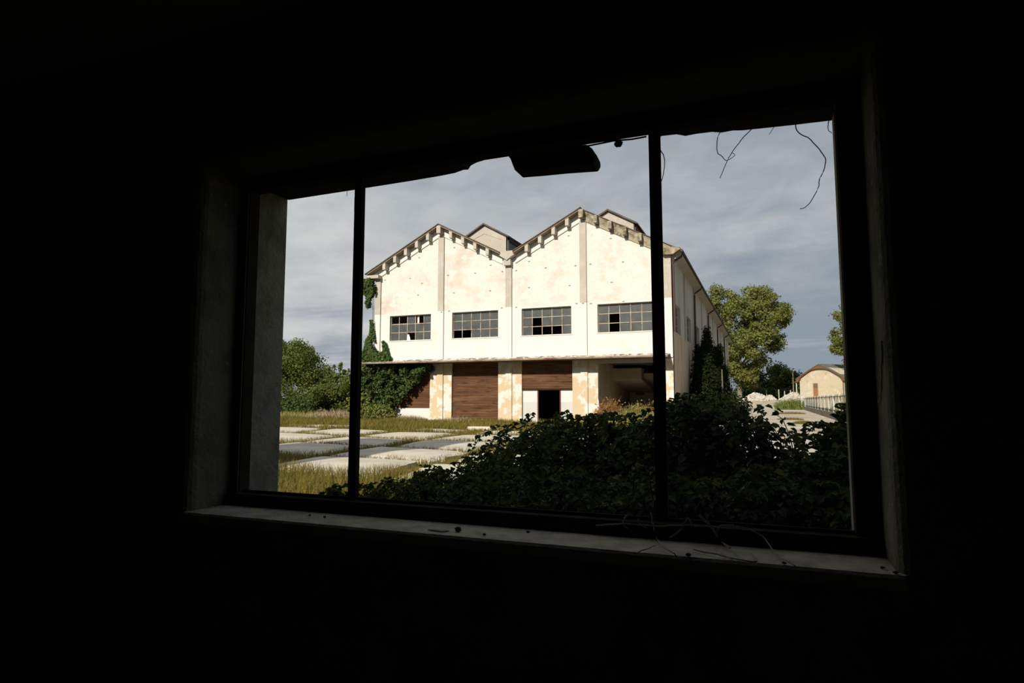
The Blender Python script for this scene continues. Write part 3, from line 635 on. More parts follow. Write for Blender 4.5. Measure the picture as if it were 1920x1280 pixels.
# concrete slabs of the yard, each heaved and cracked apart by grass
colX = [(-3.4, -7.0), (-7.45, -11.0), (-11.45, -15.0), (-15.4, -19.0), (-19.4, -23.2)]
rowY = [(10.8, 13.35), (13.9, 16.6), (17.2, 20.5), (21.2, 24.9), (25.8, 28.4)]
rowN = ['first row out from the window', 'second row out from the window', 'third row out from the window', 'fourth row out from the window', 'last row before the factory']
colN = ['beside the big dark bush', 'in the first column out from the bush', 'in the second column out from the bush', 'in the third column out from the bush', 'in the column under the hedge']
SLABS = []
for r, (ya, yb) in enumerate(rowY):
    for c, (xa, xb) in enumerate(colX):
        if (r, c) in ((0, 2), (0, 3), (0, 4), (1, 4), (4, 3)): continue
        g = random.Random(r*10+c); n_ = 12
        tx, ty, h = g.uniform(-.02, .02), g.uniform(-.012, .03), g.uniform(.05, .10)
        cr = [(xa, ya), (xb, ya), (xb, yb), (xa, yb)]
        cr = [(x-.12*(y-12)+g.uniform(-.2, .2), y-.19*(x+7.5)+g.uniform(-.2, .2)) for x, y in cr]
        SLABS.append(cr)
        V = []; Fs = []
        for i in range(n_+1):
            for j in range(n_+1):
                u, v = i/n_, j/n_
                if i in (0, n_): u += 0
                x = (cr[0][0]*(1-u)+cr[1][0]*u)*(1-v)+(cr[3][0]*(1-u)+cr[2][0]*u)*v
                y = (cr[0][1]*(1-u)+cr[1][1]*u)*(1-v)+(cr[3][1]*(1-u)+cr[2][1]*u)*v
                e_ = min(u, 1-u, v, 1-v); z = h+tx*(u-.5)*2+ty*(v-.5)*2+.05*(1-(2*u-1)**2)*(1-(2*v-1)**2)-.04*max(0, 1-e_/.05)
                q = 1 if 0 < e_ else 1
                if e_ < .001: x += g.uniform(-.09, .09); y += g.uniform(-.09, .09)
                V.append((x, y, max(z, .015)))
        m_ = len(V)
        for i in range(n_):
            for j in range(n_): Fs.append((i*(n_+1)+j, (i+1)*(n_+1)+j, (i+1)*(n_+1)+j+1, i*(n_+1)+j+1))
        rim = [i*(n_+1) for i in range(n_+1)]+[n_*(n_+1)+j for j in range(1, n_+1)]+[i*(n_+1)+n_ for i in range(n_-1, -1, -1)]+[j for j in range(n_-1, 0, -1)]
        for a_ in rim: V.append((V[a_][0], V[a_][1], -.02))
        L_ = len(rim)
        for q in range(L_): Fs.append((rim[q], rim[(q+1) % L_], m_+(q+1) % L_, m_+q))
        Fs.append(tuple(m_+q for q in range(L_)))
        cx, cyy = np.mean(cr, axis=0)
        tag(obj('concrete_slab', MB().add(V, Fs), M['slab'], loc=(cx, cyy, 0)), f'weathered concrete yard slab {colN[c]}, {rowN[r]}', 'concrete slab', 'concrete slabs of the yard')
for i, (x, y, lab) in enumerate(((905, 804, 'broken concrete plank lying in the grass before the full rusty shutter'), (935, 800, 'flat broken slab piece in the grass next to the concrete plank'), (955, 799, 'dark broken board lying in the grass before the doorway bay'))):
    p = onz(x, y, .1); w = (.75, .55, .9)[i]
    tag(obj('broken_slab', MB().prism([(p[0]-w, p[1]-.2), (p[0]+w*.8, p[1]-.3), (p[0]+w, p[1]+.25), (p[0]+.1, p[1]+.4), (p[0]-w*.9, p[1]+.2)], 0, (.22, .14, .12)[i], 'z'), M['slab'] if i < 2 else M['stained'], loc=(p[0], p[1], 0)), lab, 'broken slab')

# grass: meadow blades, kept off the slabs
def blades(P, h, w, lean=.35):
    n = len(P); a = RNG.random(n)*2*math.pi; d = np.stack([np.cos(a), np.sin(a), np.zeros(n)], 1); l = RNG.random((n, 1))*lean
    b = RNG.random(n)*2*math.pi; ld = np.stack([np.cos(b), np.sin(b), np.zeros(n)], 1)
    h = h.reshape(-1, 1); up_ = np.array([[0, 0, 1.0]])
    w = np.asarray(w).reshape(-1, 1)*np.ones((n, 1))
    V = np.stack([P-d*w, P+d*w, P+up_*h*.6+ld*h*l*.4+d*w*.6, P+up_*h*.6+ld*h*l*.4-d*w*.6, P+up_*h+ld*h*l], 1).reshape(-1, 3)
    k = np.arange(n)[:, None]*5
    F4 = k+np.array([[0, 1, 2, 3]]); F3 = k+np.array([[3, 2, 4, 4]])
    return V, F4, k
def grassobj(name, P, h, w, mat, lab, cat, lean=.35, parent=None, kind='stuff', loc=None):
    V, F4, k = blades(P, h, w, lean)
    tri = np.concatenate([k+np.array([[0, 1, 2]]), k+np.array([[0, 2, 3]]), k+np.array([[3, 2, 4]])])
    o = npobj(name, V, tri, mat, parent, loc)
    return tag(o, lab, cat, None, kind) if lab else o
def scatter(poly, n):
    q = poly_points(poly, n); keep = np.ones(len(q), bool)
    for cr in SLABS:
        c = np.mean(cr, axis=0); keep &= ~inside([tuple(c+(np.array(p)-c)*(1-.09)) for p in cr], q)
    q = q[keep]; return np.concatenate([q, np.zeros((len(q), 1))], 1)
near = [(-14, 8.2), (-2.5, 6.5), (-3.0, 14), (-3.4, 26), (-22, 31), (-26, 24), (-16, 14.5)]
P1 = scatter(near, 90000); s_ = .5+.5*np.sin(P1[:, 0]*1.7+P1[:, 1]*.9)*np.sin(P1[:, 1]*1.3-P1[:, 0]*.5)
nearer = np.clip((12.5-(P1[:, 1]+.19*(P1[:, 0]+7.5)))/2, 0, 1)
h1 = (.08+.10*RNG.random(len(P1)))*(.7+.7*s_)+nearer*.14
P2 = scatter([(-50, 29), (-20, 26), (-3.6, 26), (-3.8, 41), (-6, 40.6), (-28.5, 40.6), (-33, 47), (-50, 46)], 70000)
s2_ = .5+.5*np.sin(P2[:, 0]*.8)*np.sin(P2[:, 1]*.7+P2[:, 0]*.2)
h2 = (.14+.22*RNG.random(len(P2)))*(.6+.9*s2_)
grassobj('grass', np.concatenate([P1, P2]), np.concatenate([h1, h2]), np.concatenate([.005+.003*RNG.random(len(P1)), .012+.008*RNG.random(len(P2))]), M['grass'], 'straw green grass growing between the slabs and up to the factory', 'grass', .7)
# weed clumps
def clump(c, r, n, h, w, mat, lab, cat='weeds', name='weed_clump', lean=.5):
    a = RNG.random(n)*2*math.pi; q = np.sqrt(RNG.random(n))*r; P = np.stack([c[0]+np.cos(a)*q, c[1]+np.sin(a)*q*.7, np.full(n, c[2] if len(c) > 2 else 0.0)], 1)
    hh = h*(.45+.55*RNG.random(n))*(1-.5*(q/r)**2)
    V, F4, k = blades(P, hh, w, lean); nv = len(V)
    lp = P[:, :]+np.stack([RNG.normal(size=n)*.12*h, RNG.normal(size=n)*.12*h, hh*(.4+.6*RNG.random(n))], 1)
    LV, LF = leaf_arrays(lp, RNG.normal(size=(n, 3)), h*.09, .5)
    tri = np.concatenate([k+np.array([[0, 1, 2]]), k+np.array([[0, 2, 3]]), k+np.array([[3, 2, 4]]), LF[:, [0, 1, 2]]+nv, LF[:, [0, 2, 3]]+nv])
    return tag(npobj(name, np.concatenate([V, LV]), tri, mat, None, (c[0], c[1], c[2] if len(c) > 2 else 0)), lab, cat)
def at(x, Y): p = ony(x, 750, Y); return (p[0], p[1])
clump(at(1143, 39), .8, 900, 1.95, .02, M['weedred'], 'rust brown dried weed standing before the open bay')
clump(at(1196, 38), 1.1, 900, 1.6, .02, M['weedyel'], 'tall yellow green weeds growing across the open bay')
clump(at(1170, 34), 1.3, 900, 1.1, .02, M['weedyel'], 'low straw weeds between the dark bush and the open bay')
clump(at(1222, 40.5), .7, 500, 1.7, .02, M['weedred'], 'reddish weeds at the pier where the open bay ends')
clump(at(645, 43), 3.4, 1800, 1.0, .03, M['weedpink'], 'pale pinkish seed heads in the dry grass at the foot of the hedge')
clump(at(560, 44), 4.5, 1800, .8, .03, M['weedyel'], 'straw coloured tall grass below the dark end of the hedge')
clump(at(765, 40.6), 1.6, 900, .6, .02, M['weedpink'], 'brown seed heads before the white parapet beside the ivy')
clump(at(860, 39), 2.0, 900, .55, .02, M['weedpink'], 'straw tuft before the full rusty shutter')
clump(at(1492, 115), 3.3, 1200, 2.4, .05, M['weedyel'] if False else leafmat('gate_weed', (.10, .14, .03), (.15, .17, .04), (.2, .18, .06), .5), 'tall green weeds growing against the gate post')
clump((10.0, 88), 2.6, 900, 1.9, .05, M['weedyel'], 'tall grass growing behind the bar fence before the barn')
for i, (x, y, lab) in enumerate(((1485, 776, 'flat weed patch on the gravel drive nearest the gate post'), (1507, 795, 'small grass tuft on the gravel drive between two flat patches'), (1482, 787, 'thin strip of weeds along the drive wheel track'), (1510, 820, 'grass patch on the drive just above the bush sprigs'))):
    p = onz(x, y); clump((p[0], p[1]), (1.5, .7, 1.0, .5)[i], 700, (.35, .3, .25, .2)[i], .02, M['grass'], lab)

# ------------------------------------------------------------------ bushes below the window
def cane_bush(name, lab, contour, Yr, ncane, leafsize, mat, cat='bush', seed=1, zmin=.1, spread=.7, drop=60, fill=0, stemmat=None, lpn=2):
    g = random.Random(seed); xs = [p[0] for p in contour]; ys = [p[1] for p in contour]
    mid = ony((xs[0]+xs[-1])/2, 800, sum(Yr)/2); root = thing(name, (mid[0], mid[1], 0), lab, cat)
    C, N, Sz, Tp = [], [], [], []; st = MB()
    for i in range(ncane):
        x = g.uniform(xs[0], xs[-1]); Y = g.uniform(*Yr); yt = float(np.interp(x, xs, ys))+(drop*(.06+.94*g.random()**1.1) if g.random() > .10 else -g.uniform(-14, 16))
        top = ony(x, yt, Y)
        if top[2] < zmin+.1: continue
        base = np.array([top[0]+g.uniform(-spread, spread), min(max(Y+g.uniform(-.4, .4), 3.15), 60), 0])
        ctrl = np.array([base[0]*.65+top[0]*.35+g.uniform(-.15, .15), base[1]*.6+top[1]*.4, top[2]*1.08])
        m = 14; path = bez(base, ctrl, top, m)
        st.tube(path[::2] if m > 8 else path, .007, 4, .002)
        L = np.linalg.norm(np.diff(path, axis=0), axis=1).sum(); nn = int(max(6, L/(leafsize*.55)))
        tt = np.linspace(.12, 1, nn)
        for q, u in enumerate(tt):
            p = (1-u)**2*base+2*u*(1-u)*ctrl+u*u*top
            for s in range(lpn if u < .93 else 1):
                a = g.uniform(0, 6.283); off = np.array([math.cos(a), math.sin(a), g.uniform(-.3, .5)])
                sz = leafsize*g.uniform(.6, 1.25)*(1-.35*u)
                C.append(p+off*sz*.7); Tp.append(off+np.array([0, 0, -.4])); N.append(np.array([g.gauss(0, .5), g.gauss(0, .5)-.25, 1.0])); Sz.append(sz)
    V, Fc = leaf_arrays(np.array(C), np.array(N), np.array(Sz), .72, True, np.array(Tp))
    npobj('foliage', V, Fc, mat, root)
    obj('stem', st, stemmat or M['stem'], root, fix=False)
    return root
B1 = [(905, 890), (930, 850), (948, 832), (955, 806), (985, 797), (1010, 786), (1035, 792), (1062, 772), (1075, 784), (1100, 790), (1125, 780), (1150, 792), (1185, 790), (1215, 800), (1232, 812)]
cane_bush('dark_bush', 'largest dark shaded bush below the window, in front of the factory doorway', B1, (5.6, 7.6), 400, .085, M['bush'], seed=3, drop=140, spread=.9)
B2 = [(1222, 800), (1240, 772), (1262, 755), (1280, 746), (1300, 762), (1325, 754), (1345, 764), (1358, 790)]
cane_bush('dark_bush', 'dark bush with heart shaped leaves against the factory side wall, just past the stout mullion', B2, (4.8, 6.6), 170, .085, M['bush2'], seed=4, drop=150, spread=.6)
B2b = [(1320, 765), (1350, 784), (1380, 792), (1405, 784), (1425, 776), (1443, 766), (1455, 800), (1475, 828), (1492, 858)]
cane_bush('leafy_bush', 'thin leaved bush edge with single leaves outlined against the pale gravel drive', B2b, (4.6, 5.8), 85, .085, M['bush2'], seed=14, drop=120, spread=.35, lpn=1)
B3 = [(640, 935), (700, 918), (745, 905), (770, 893), (800, 868), (830, 882), (860, 868), (885, 872), (905, 862), (925, 846), (945, 860)]
cane_bush('leafy_bush', 'lower sprawling bush edge in front of the pale concrete slabs', B3, (4.6, 6.0), 170, .07, M['bush'], seed=5, drop=70, spread=.6)
B4 = [(598, 936), (620, 915), (640, 908), (655, 900), (672, 908), (700, 915), (730, 925), (748, 940)]
cane_bush('leafy_sprig', 'leafy sprigs rising at the foot of the slim mullion before the grass', B4, (3.4, 4.0), 26, .075, M['bush'], seed=6, drop=40, spread=.3)
B5 = [(1470, 900), (1490, 870), (1505, 868), (1520, 880), (1540, 870), (1560, 862), (1580, 850), (1600, 840), (1640, 840)]
cane_bush('leafy_bush', 'low dark bush along the bottom of the widest window light beside the outer reveal', B5, (3.6, 5.0), 150, .07, M['bush2'], seed=7, drop=120, spread=.5)
B6 = [(1535, 800), (1548, 782), (1562, 775), (1580, 765), (1610, 770)]
cane_bush('leafy_sprig', 'tall thin sprigs standing against the drive and fence beside the outer reveal', B6, (4.6, 5.2), 34, .08, M['bush2'], seed=8, drop=90, spread=.25, lpn=2)
B7 = [(1495, 835), (1510, 840), (1525, 845)]
cane_bush('leafy_sprig', 'two slender bare sprigs between the heart leaved bush and the tall sprigs', B7, (4.6, 5.0), 5, .06, M['bush2'], seed=9, drop=30, spread=.15, lpn=1)
# filler: low undergrowth beneath, so the bushes close at the sill
cane_bush('undergrowth', 'low shaded undergrowth filling the ground right under the window sill', [(760, 950), (850, 925), (930, 890), (1010, 905), (1080, 872), (1160, 912), (1230, 880), (1310, 915), (1400, 885), (1480, 915), (1560, 892), (1620, 915)], (3.2, 5.2), 460, .075, M['bush'], seed=10, drop=90, spread=.5)

# ------------------------------------------------------------------ ivy on the factory corner
def wall_leaves(polys, Y, thick, n, size):
    P = []; 
    for poly, share, th in polys:
        q = poly_points(poly, int(n*share)); W_ = np.array([ony(x, y, Y) for x, y in q]); W_[:, 1] -= RNG.random(len(W_))**1.0*th*(.4+.6*np.abs(np.sin(W_[:, 0]*2.1+W_[:, 2]*1.3))); P.append(W_)
    P = np.concatenate(P); N = unit(np.stack([RNG.normal(size=len(P))*.5, -1+RNG.normal(size=len(P))*.3, .5+RNG.normal(size=len(P))*.5], 1))
    return leaf_arrays(P, N, size*(.6+.8*RNG.random(len(P))), .85)
ivy = thing('ivy', (-27.6, YF-.4, 0), 'dense green ivy smothering the factory corner and its first shutter under the canopy', 'ivy')
big = [(683, 672), (695, 690), (720, 686), (770, 684), (808, 684), (808, 692), (795, 700), (785, 712), (778, 725), (770, 730), (757, 745), (748, 753), (738, 765), (736, 782), (730, 792), (685, 795), (676, 770), (680, 700)]
def ivyblobs(poly, n, r, th): return [(q[0], YF-.15-rnd.random()**1.5*th, q[2], r*rnd.uniform(.6, 1.3), r*.7, r*rnd.uniform(.6, 1.2)) for q in (ony(x, y, YF-.3) for x, y in poly_points(poly, n))]
foliage('foliage', ivyblobs(big, 210, .33, .9), 15000, .17, M['ivy'], ivy, .85, inner=.3)
obj('stem', MB().tube([(-28.4, YF-.25, 0), (-28.3, YF-.2, 2.5), (-28.45, YF-.2, 4.6), (-28.4, YF-.15, 8), (-28.45, YF-.15, 10.8)], .05, 6, .02), M['bark'], ivy)
V, Fc = wall_leaves([([(683, 680), (684, 655), (690, 640), (697, 630), (702, 650), (712, 664), (722, 655), (730, 664), (735, 676), (700, 680)], .75, .5), ([(695, 600), (700, 600), (704, 640), (694, 640)], .12, .2), ([(717, 640), (722, 640), (728, 660), (718, 664)], .06, .1)], YF-.2, .5, 3000, .2)
npobj('foliage', V, Fc, M['ivy'], ivy)
P, N = blob_points([(-28.9, YF-.6, 1.2, 1.2, .9, 1.3), (-29.4, YF+.8, 2.4, 1.0, 1.0, 2.2), (-28.2, YF-.8, .6, .8, .6, .7), (-29.2, YF+.3, 4.2, .7, .7, .9)], 3500); V, Fc = leaf_arrays(P, N, .2*(.6+.8*RNG.random(3500)), .85); npobj('foliage', V, Fc, M['ivyol'], ivy)
iv2 = thing('ivy', (-28.4, YF-.2, 9.6), 'hanging ivy tuft under the eaves corbel high on the factory corner', 'ivy')
V, Fc = wall_leaves([([(684, 525), (700, 523), (706, 538), (705, 550), (697, 560), (698, 575), (693, 580), (692, 560), (684, 548)], 1, .6)], YF-.15, .5, 1500, .2); npobj('foliage', V, Fc, M['ivy'], iv2)
sh = thing('shrub', (*at(712, 40.2), 0), 'light green shrub at the foot of the ivy beside the parapet', 'shrub')
p = at(712, 40.2); foliage('foliage', [(p[0], p[1], .6, 1.1, .7, .7), (p[0]+.9, p[1], .35, .6, .5, .4), (p[0]-.9, p[1], .5, .7, .6, .6)], 1800, .18, M['ivyol'], sh)
st = thing('pale_stick', (-10.3, YF-.4, 0), 'white broken board leaning at the edge of the open bay', 'board')
obj('plank', MB().tube([ony(1126, 790, YF-.7), ony(1124, 770, YF-.5), ony(1121, 749, YF-.05)], .06, 4), M['rag'], st)

# ------------------------------------------------------------------ trees
def tree(name, lab, poly, Y, depth, r, nb, nl, ls, mat, trunk, zb=0.0, limbs=5, tr=.35, group=None, cat='tree', inner=.5):
    base = ony(trunk[0], 750, Y); base[2] = zb
    root = thing(name, tuple(base), lab, cat, group)
    bl = crown_blobs(poly, Y, depth, r, nb)
    foliage('crown', bl, nl, ls, mat, root, inner=inner)
    mb = MB(); top = ony(trunk[0]+trunk[2], trunk[1], Y); mid = (base+top)/2+np.array([.2, 0, 0]); mb.tube([base, mid, top], tr, 8, tr*.6)
    for i in range(limbs):
        b_ = bl[rnd.randrange(len(bl))]; e_ = np.array(b_[:3]); c_ = top*.6+e_*.4+np.array([0, 0, 1.0]); mb.tube(bez(top-np.array([0, 0, .3]), c_, e_, 7), tr*.45, 6, tr*.08)
    obj('trunk', mb, M['bark'], root); return root
big = [(1330, 556), (1338, 545), (1352, 538), (1372, 545), (1392, 536), (1412, 545), (1432, 540), (1448, 548), (1460, 560), (1474, 578), (1477, 595), (1470, 605), (1462, 618), (1458, 630), (1470, 632), (1478, 645), (1480, 660), (1468, 664), (1458, 668), (1452, 660), (1440, 672), (1438, 684), (1430, 676), (1424, 690), (1415, 712), (1404, 725), (1392, 728), (1380, 715), (1372, 700), (1366, 660), (1360, 635), (1350, 610), (1338, 590)]
tree('plane_tree', 'tall broad tree with yellow green crown rising behind the factory side wall', big, 160, 9, 1.7, 210, 42000, .48, M['tree'], (1387, 690, -3), 1.5, 9, .65, inner=.35)
tree('tree', 'tree crown showing at the window edge above the barn roof', [(1560, 580), (1572, 570), (1590, 560), (1640, 560), (1650, 700), (1585, 690), (1575, 665), (1556, 640), (1562, 625), (1575, 615)], 150, 4, 1.3, 80, 11000, .45, M['tree'], (1600, 690, 0), 0, 5, .4, inner=.35)
tree('dark_tree', 'dark dense tree standing between the plane tree and the utility pole', [(1442, 700), (1452, 688), (1466, 683), (1480, 690), (1490, 702), (1500, 712), (1508, 730), (1440, 738), (1436, 715)], 185, 6, 2.2, 40, 9000, .6, M['treedk'], (1468, 720, 0), 2.0, 3, .35, inner=.3)
tree('dark_tree', 'dark tree behind the plane tree trunk', [(1392, 700), (1410, 690), (1430, 705), (1440, 715), (1440, 738), (1392, 740)], 190, 6, 2.2, 30, 7000, .6, M['treedk'], (1415, 720, 0), 2.0, 3, .35, inner=.3)
tree('dark_tree', 'small dark tree tucked behind the barn eaves', [(1500, 712), (1512, 705), (1525, 708), (1530, 735), (1500, 738)], 195, 4, 1.8, 14, 2000, .7, M['treedk'], (1512, 725, 0), 2.0, 2, .3, inner=.3)
hd = thing('hedge', (*at(1450, 178), 2.0), 'dark hedgerow running behind the rubble heaps', 'hedge')
foliage('foliage', [(*at(1385+i*9, 178), 3.2, 1.8, 1.5, 1.8) for i in range(17)], 5000, .6, M['treedk'], hd)
tree('round_tree', 'rounded dense tree rising above the hedge beyond the yard', [(505, 650), (528, 643), (545, 641), (560, 645), (576, 655), (590, 668), (604, 682), (612, 700), (618, 720), (500, 725), (480, 690)], 66, 4, 1.2, 130, 30000, .24, M['roundtree'], (545, 715, 0), 0, 5, .3, inner=.4)
for i, (x0, x1, yt, Y, lab) in enumerate(((440, 525, 708, 52, 'green hedge shrub half hidden behind the outer window reveal'), (520, 575, 716, 50, 'green hedge shrub directly below the round tree'), (570, 625, 712, 52, 'green hedge shrub beside the round tree, below the saplings'), (615, 668, 704, 54, 'green hedge shrub below the saplings, reaching the slim mullion'), (660, 700, 700, 55, 'green hedge shrub between slim mullion and factory ivy'))):
    c0, c1 = at(x0, Y), at(x1, Y); zt = ony((x0+x1)/2, yt, Y)[2]
    rt_ = thing('hedge_shrub', ((c0[0]+c1[0])/2, Y, 0), lab, 'shrub', None)
    bl = []
    for k in range(16): bl.append((rnd.uniform(c0[0], c1[0]), Y+rnd.uniform(-2, 3), rnd.uniform(.4, zt-.7), rnd.uniform(.7, 1.3), rnd.uniform(.7, 1.2), rnd.uniform(.6, .9)))
    foliage('foliage', bl, 9000, .2, M['hedge'] if i else M['roundtree'], rt_, inner=.5)
dk = thing('hedge_shrub', (*at(540, 47.5), 0), 'darkest low shrub at the foot of the hedge beside the outer reveal', 'shrub')
foliage('foliage', [(*at(495+i*16, 47.5+.3*(i % 2)), .9, 1.1, .9, 1.0+.2*(i % 2)) for i in range(6)], 3600, .2, M['treedk'], dk)
for i, (x, yt, lab) in enumerate(((621, 682, 'pointed sapling growing above the hedge nearest the round tree'), (640, 677, 'forked sapling standing highest above the hedge'), (655, 690, 'bushy sapling above the hedge at the slim mullion'))):
    p = at(x, 57); z = ony(x, yt, 57)[2]; sp_ = thing('sapling', (p[0], p[1], 0), lab, 'sapling')
    bl = [(p[0]+rnd.uniform(-.35, .35), p[1]+rnd.uniform(-.3, .3), z-.35-.4*k, .18+.13*k, .18+.13*k, .32) for k in range(7)]
    foliage('crown', bl, 900, .22, M['hedge'], sp_); obj('trunk', MB().tube([(p[0], p[1], 0), (p[0], p[1], z-.5)], .06, 6, .03), M['bark'], sp_)
# dark upright conifers beside the factory's long wall
con = thing('dark_shrub', (-3.2, 53, 0), 'nearly black upright evergreen shrub growing against the factory side wall', 'shrub')
bl = []
for k, (x, Y, yt) in enumerate(((1312, 51, 650), (1322, 53, 640), (1332, 55, 618), (1342, 57, 655), (1352, 59, 650), (1360, 60, 690), (1330, 50, 670), (1345, 54, 690), (1318, 50, 690))):
    p = ony(x, 750, Y); z = ony(x, yt, Y)[2]; nseg = 8
    for s in range(nseg): bl.append((p[0]+rnd.uniform(-.15, .15), p[1]+rnd.uniform(-.2, .2), z*(s+.6)/nseg, 1.0*(1-.8*(s/nseg)**1.6), 1.0*(1-.8*(s/nseg)**1.6), z/nseg*.9))
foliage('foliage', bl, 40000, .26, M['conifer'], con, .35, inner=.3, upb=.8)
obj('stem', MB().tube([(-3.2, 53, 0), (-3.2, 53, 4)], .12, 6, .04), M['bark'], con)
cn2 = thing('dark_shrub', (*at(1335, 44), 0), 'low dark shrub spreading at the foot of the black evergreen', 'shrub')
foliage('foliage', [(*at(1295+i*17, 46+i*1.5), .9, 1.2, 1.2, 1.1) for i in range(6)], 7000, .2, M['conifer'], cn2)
rodp = onz(1285, 783); rd = tag(obj('iron_rod', MB().tube([(rodp[0], 40.5, 0), (rodp[0]-.02, 40.5, 3.0)], .022, 6), M['gutter'], loc=(rodp[0], 40.5, 0)), 'thin rusty iron rod standing upright before the factory side wall', 'rod')
p = ony(1284, 750, 40.5); rd.location = (p[0], 40.5, 0)

# ------------------------------------------------------------------ far end of the drive
tag(obj('low_wall', MB().box(-9.5, 7.5, 151.6, 152.0, 0, 1.42), M['lowwall'], loc=(-1, 151.8, 0)), 'long low concrete wall closing the far end of the drive', 'wall')
def heap(lab, x0, x1, ytop, Y, seed):
    g = random.Random(seed); a, b = at(x0, Y), at(x1, Y); zt = ony((x0+x1)/2, ytop, Y)[2]; cx = (a[0]+b[0])/2; hw = (b[0]-a[0])/2; zb = 1.40
    mb = MB()
    vs = []; fs = []; nu, nv = 20, 7
    for i in range(nv+1):
        q = i/nv
        for k in range(nu):
            ph = 2*math.pi*k/nu; rr = (1-q)*g.uniform(.9, 1.08); vs.append((cx+hw*rr*math.cos(ph), Y+2.2*rr*math.sin(ph), zb+(zt-zb)*(1-(1-q)**1.5)*g.uniform(.85, 1.0)))
    for i in range(nv):
        for k in range(nu): fs.append((i*nu+k, i*nu+(k+1) % nu, (i+1)*nu+(k+1) % nu, (i+1)*nu+k))
    mb.add(vs, fs)
    for k in range(170):
        rr = math.sqrt(g.random()); ph = g.uniform(0, 6.283); x = cx+hw*rr*math.cos(ph); y = Y+2.2*rr*math.sin(ph); z = zb+(zt-zb)*(1-rr**1.5)*.93
        c = rock((x, y, z+.05), g.uniform(.12, .38), seed*100+k, (1, .8, .7)); mb.add(c.v, c.f)
    tag(obj('rubble_heap', mb, M['rubble'], loc=(cx, Y, zb)), lab, 'rubble heap', None, 'stuff')
heap('pale rubble heap behind the low wall, nearest the plane tree trunk', 1390, 1446, 736, 157, 31)
heap('longer pale rubble heap behind the low wall, nearest the barn', 1460, 1520, 735, 158, 32)
heap('small grey rubble patch between the two larger heaps', 1432, 1456, 741, 159, 33)
for i, (x, yt, lab) in enumerate(((1391, 731, 'thin pale fence post beside the plane tree trunk'), (1415, 731, 'thin pale fence post rising behind the top of the nearer rubble heap'), (1437, 731, 'thin pale fence post at the gap between the heaps'), (1460, 730, 'tallest thin fence post at the start of the longer heap'), (1471, 733, 'thin fence post above the middle of the longer heap'), (1482, 731, 'thin pale fence post beside the utility pole'))):
    p = ony(x, yt, 166); tag(obj('fence_post', MB().box(p[0]-.09, p[0]+.09, 165.9, 166.1, 1.5, p[2]), M['post'], loc=(p[0], 166, 1.5)), lab, 'fence post', 'posts behind the rubble')
p = ony(1486, 690, 172); q = thing('utility_pole', (p[0], 172, 1.7), 'tall pale utility pole before the dark trees', 'pole')
obj('pole', MB().tube([(p[0], 172, 1.7), (p[0], 172, p[2])], .10, 8, .07), M['lowwall'], q); obj('crossarm', MB().box(p[0]-.6, p[0]+.6, 171.9, 172.0, p[2]-.5, p[2]-.38), M['post'], q)
q2 = ony(1493, 718, 170); tag(obj('fence_post', MB().box(q2[0]-.11, q2[0]+.11, 169.9, 170.1, 1.6, q2[2]), M['post'], loc=(q2[0], 170, 1.6)), 'stout pale concrete post below the utility pole', 'fence post')
# gate posts and bar fence along the drive
FX = 6.9; g0 = onz(1505, 767)
def fx(y): return 5.4+(114-y)*-.0135*-1*0+(5.9-5.4)*(y-40)/74*-1*0
fence = thing('metal_fence', (5.7, 80, 0), 'grey metal bar fence on a low concrete kerb beside the drive', 'fence')
fp0, fp1 = np.array([5.75, 112.0]), np.array([4.9, 40.0])
def fpt(u): return fp0*(1-u)+fp1*u
mb = MB()
a, b = fp0, fp1; mb.prism([(a[0]-.15, a[1]), (b[0]-.15, b[1]), (b[0]+.15, b[1]), (a[0]+.15, a[1])], 0, .55, 'z'); obj('kerb', mb, M['lowwall'], fence)
mb = MB(); nb_ = 56
for k in range(nb_): q = fpt(k/(nb_-1)); mb.box(q[0]-.02, q[0]+.02, q[1]-.03, q[1]+.03, .55, 2.0)
obj('bar', mb, M['fence'], fence)['kind'] = 'stuff'
for z in (.75, 1.85): obj('rail', MB().tube([(*fp0, z), (*fp1, z)], .04, 6), M['fence'], fence)
for k in range(14): q = fpt((k+.5)/14); obj('bar_post', MB().box(q[0]-.05, q[0]+.05, q[1]-.05, q[1]+.05, .5, 2.05), M['post'], fence)
for u_ in (.01, .93): q = fpt(u_); obj('post', MB().box(q[0]-.1, q[0]+.1, q[1]-.1, q[1]+.1, .3, 2.1), M['post'], fence)
for x, yt, yb, lab in ((1505, 740, 768, 'pale concrete gate post standing furthest out on the drive'), (1512.5, 742, 767, 'pale concrete gate post where the bar fence begins')):
    p = onz(x, yb); zt = ony(x, yt, p[1])[2]; gp = thing('gate_post', (p[0], p[1], 0), lab, 'gate post', None)
    obj('shaft', MB().box(p[0]-.2, p[0]+.2, p[1]-.2, p[1]+.2, 0, zt-.1), M['post'], gp); obj('cap', MB().box(p[0]-.24, p[0]+.24, p[1]-.24, p[1]+.24, zt-.1, zt), M['post'], gp)
pa, pb = onz(1505, 768), onz(1512.5, 767)
gt = thing('gate', ((pa[0]+pb[0])/2, (pa[1]+pb[1])/2, 0), 'narrow pale barred gate between the two gate posts', 'gate')
mb = MB()
for k in range(7): u = .15+.7*k/6; q = pa*(1-u)+pb*u; mb.box(q[0]-.03, q[0]+.03, q[1]-.03, q[1]+.03, .15, 2.0)
obj('bar', mb, M['post'], gt); mb = MB(); q0, q1 = pa*.85+pb*.15, pa*.15+pb*.85
mb.tube([(q0[0], q0[1], .2), (q1[0], q1[1], .2)], .05, 6); mb.tube([(q0[0], q0[1], 1.9), (q1[0], q1[1], 1.9)], .05, 6); obj('rail', mb, M['post'], gt)

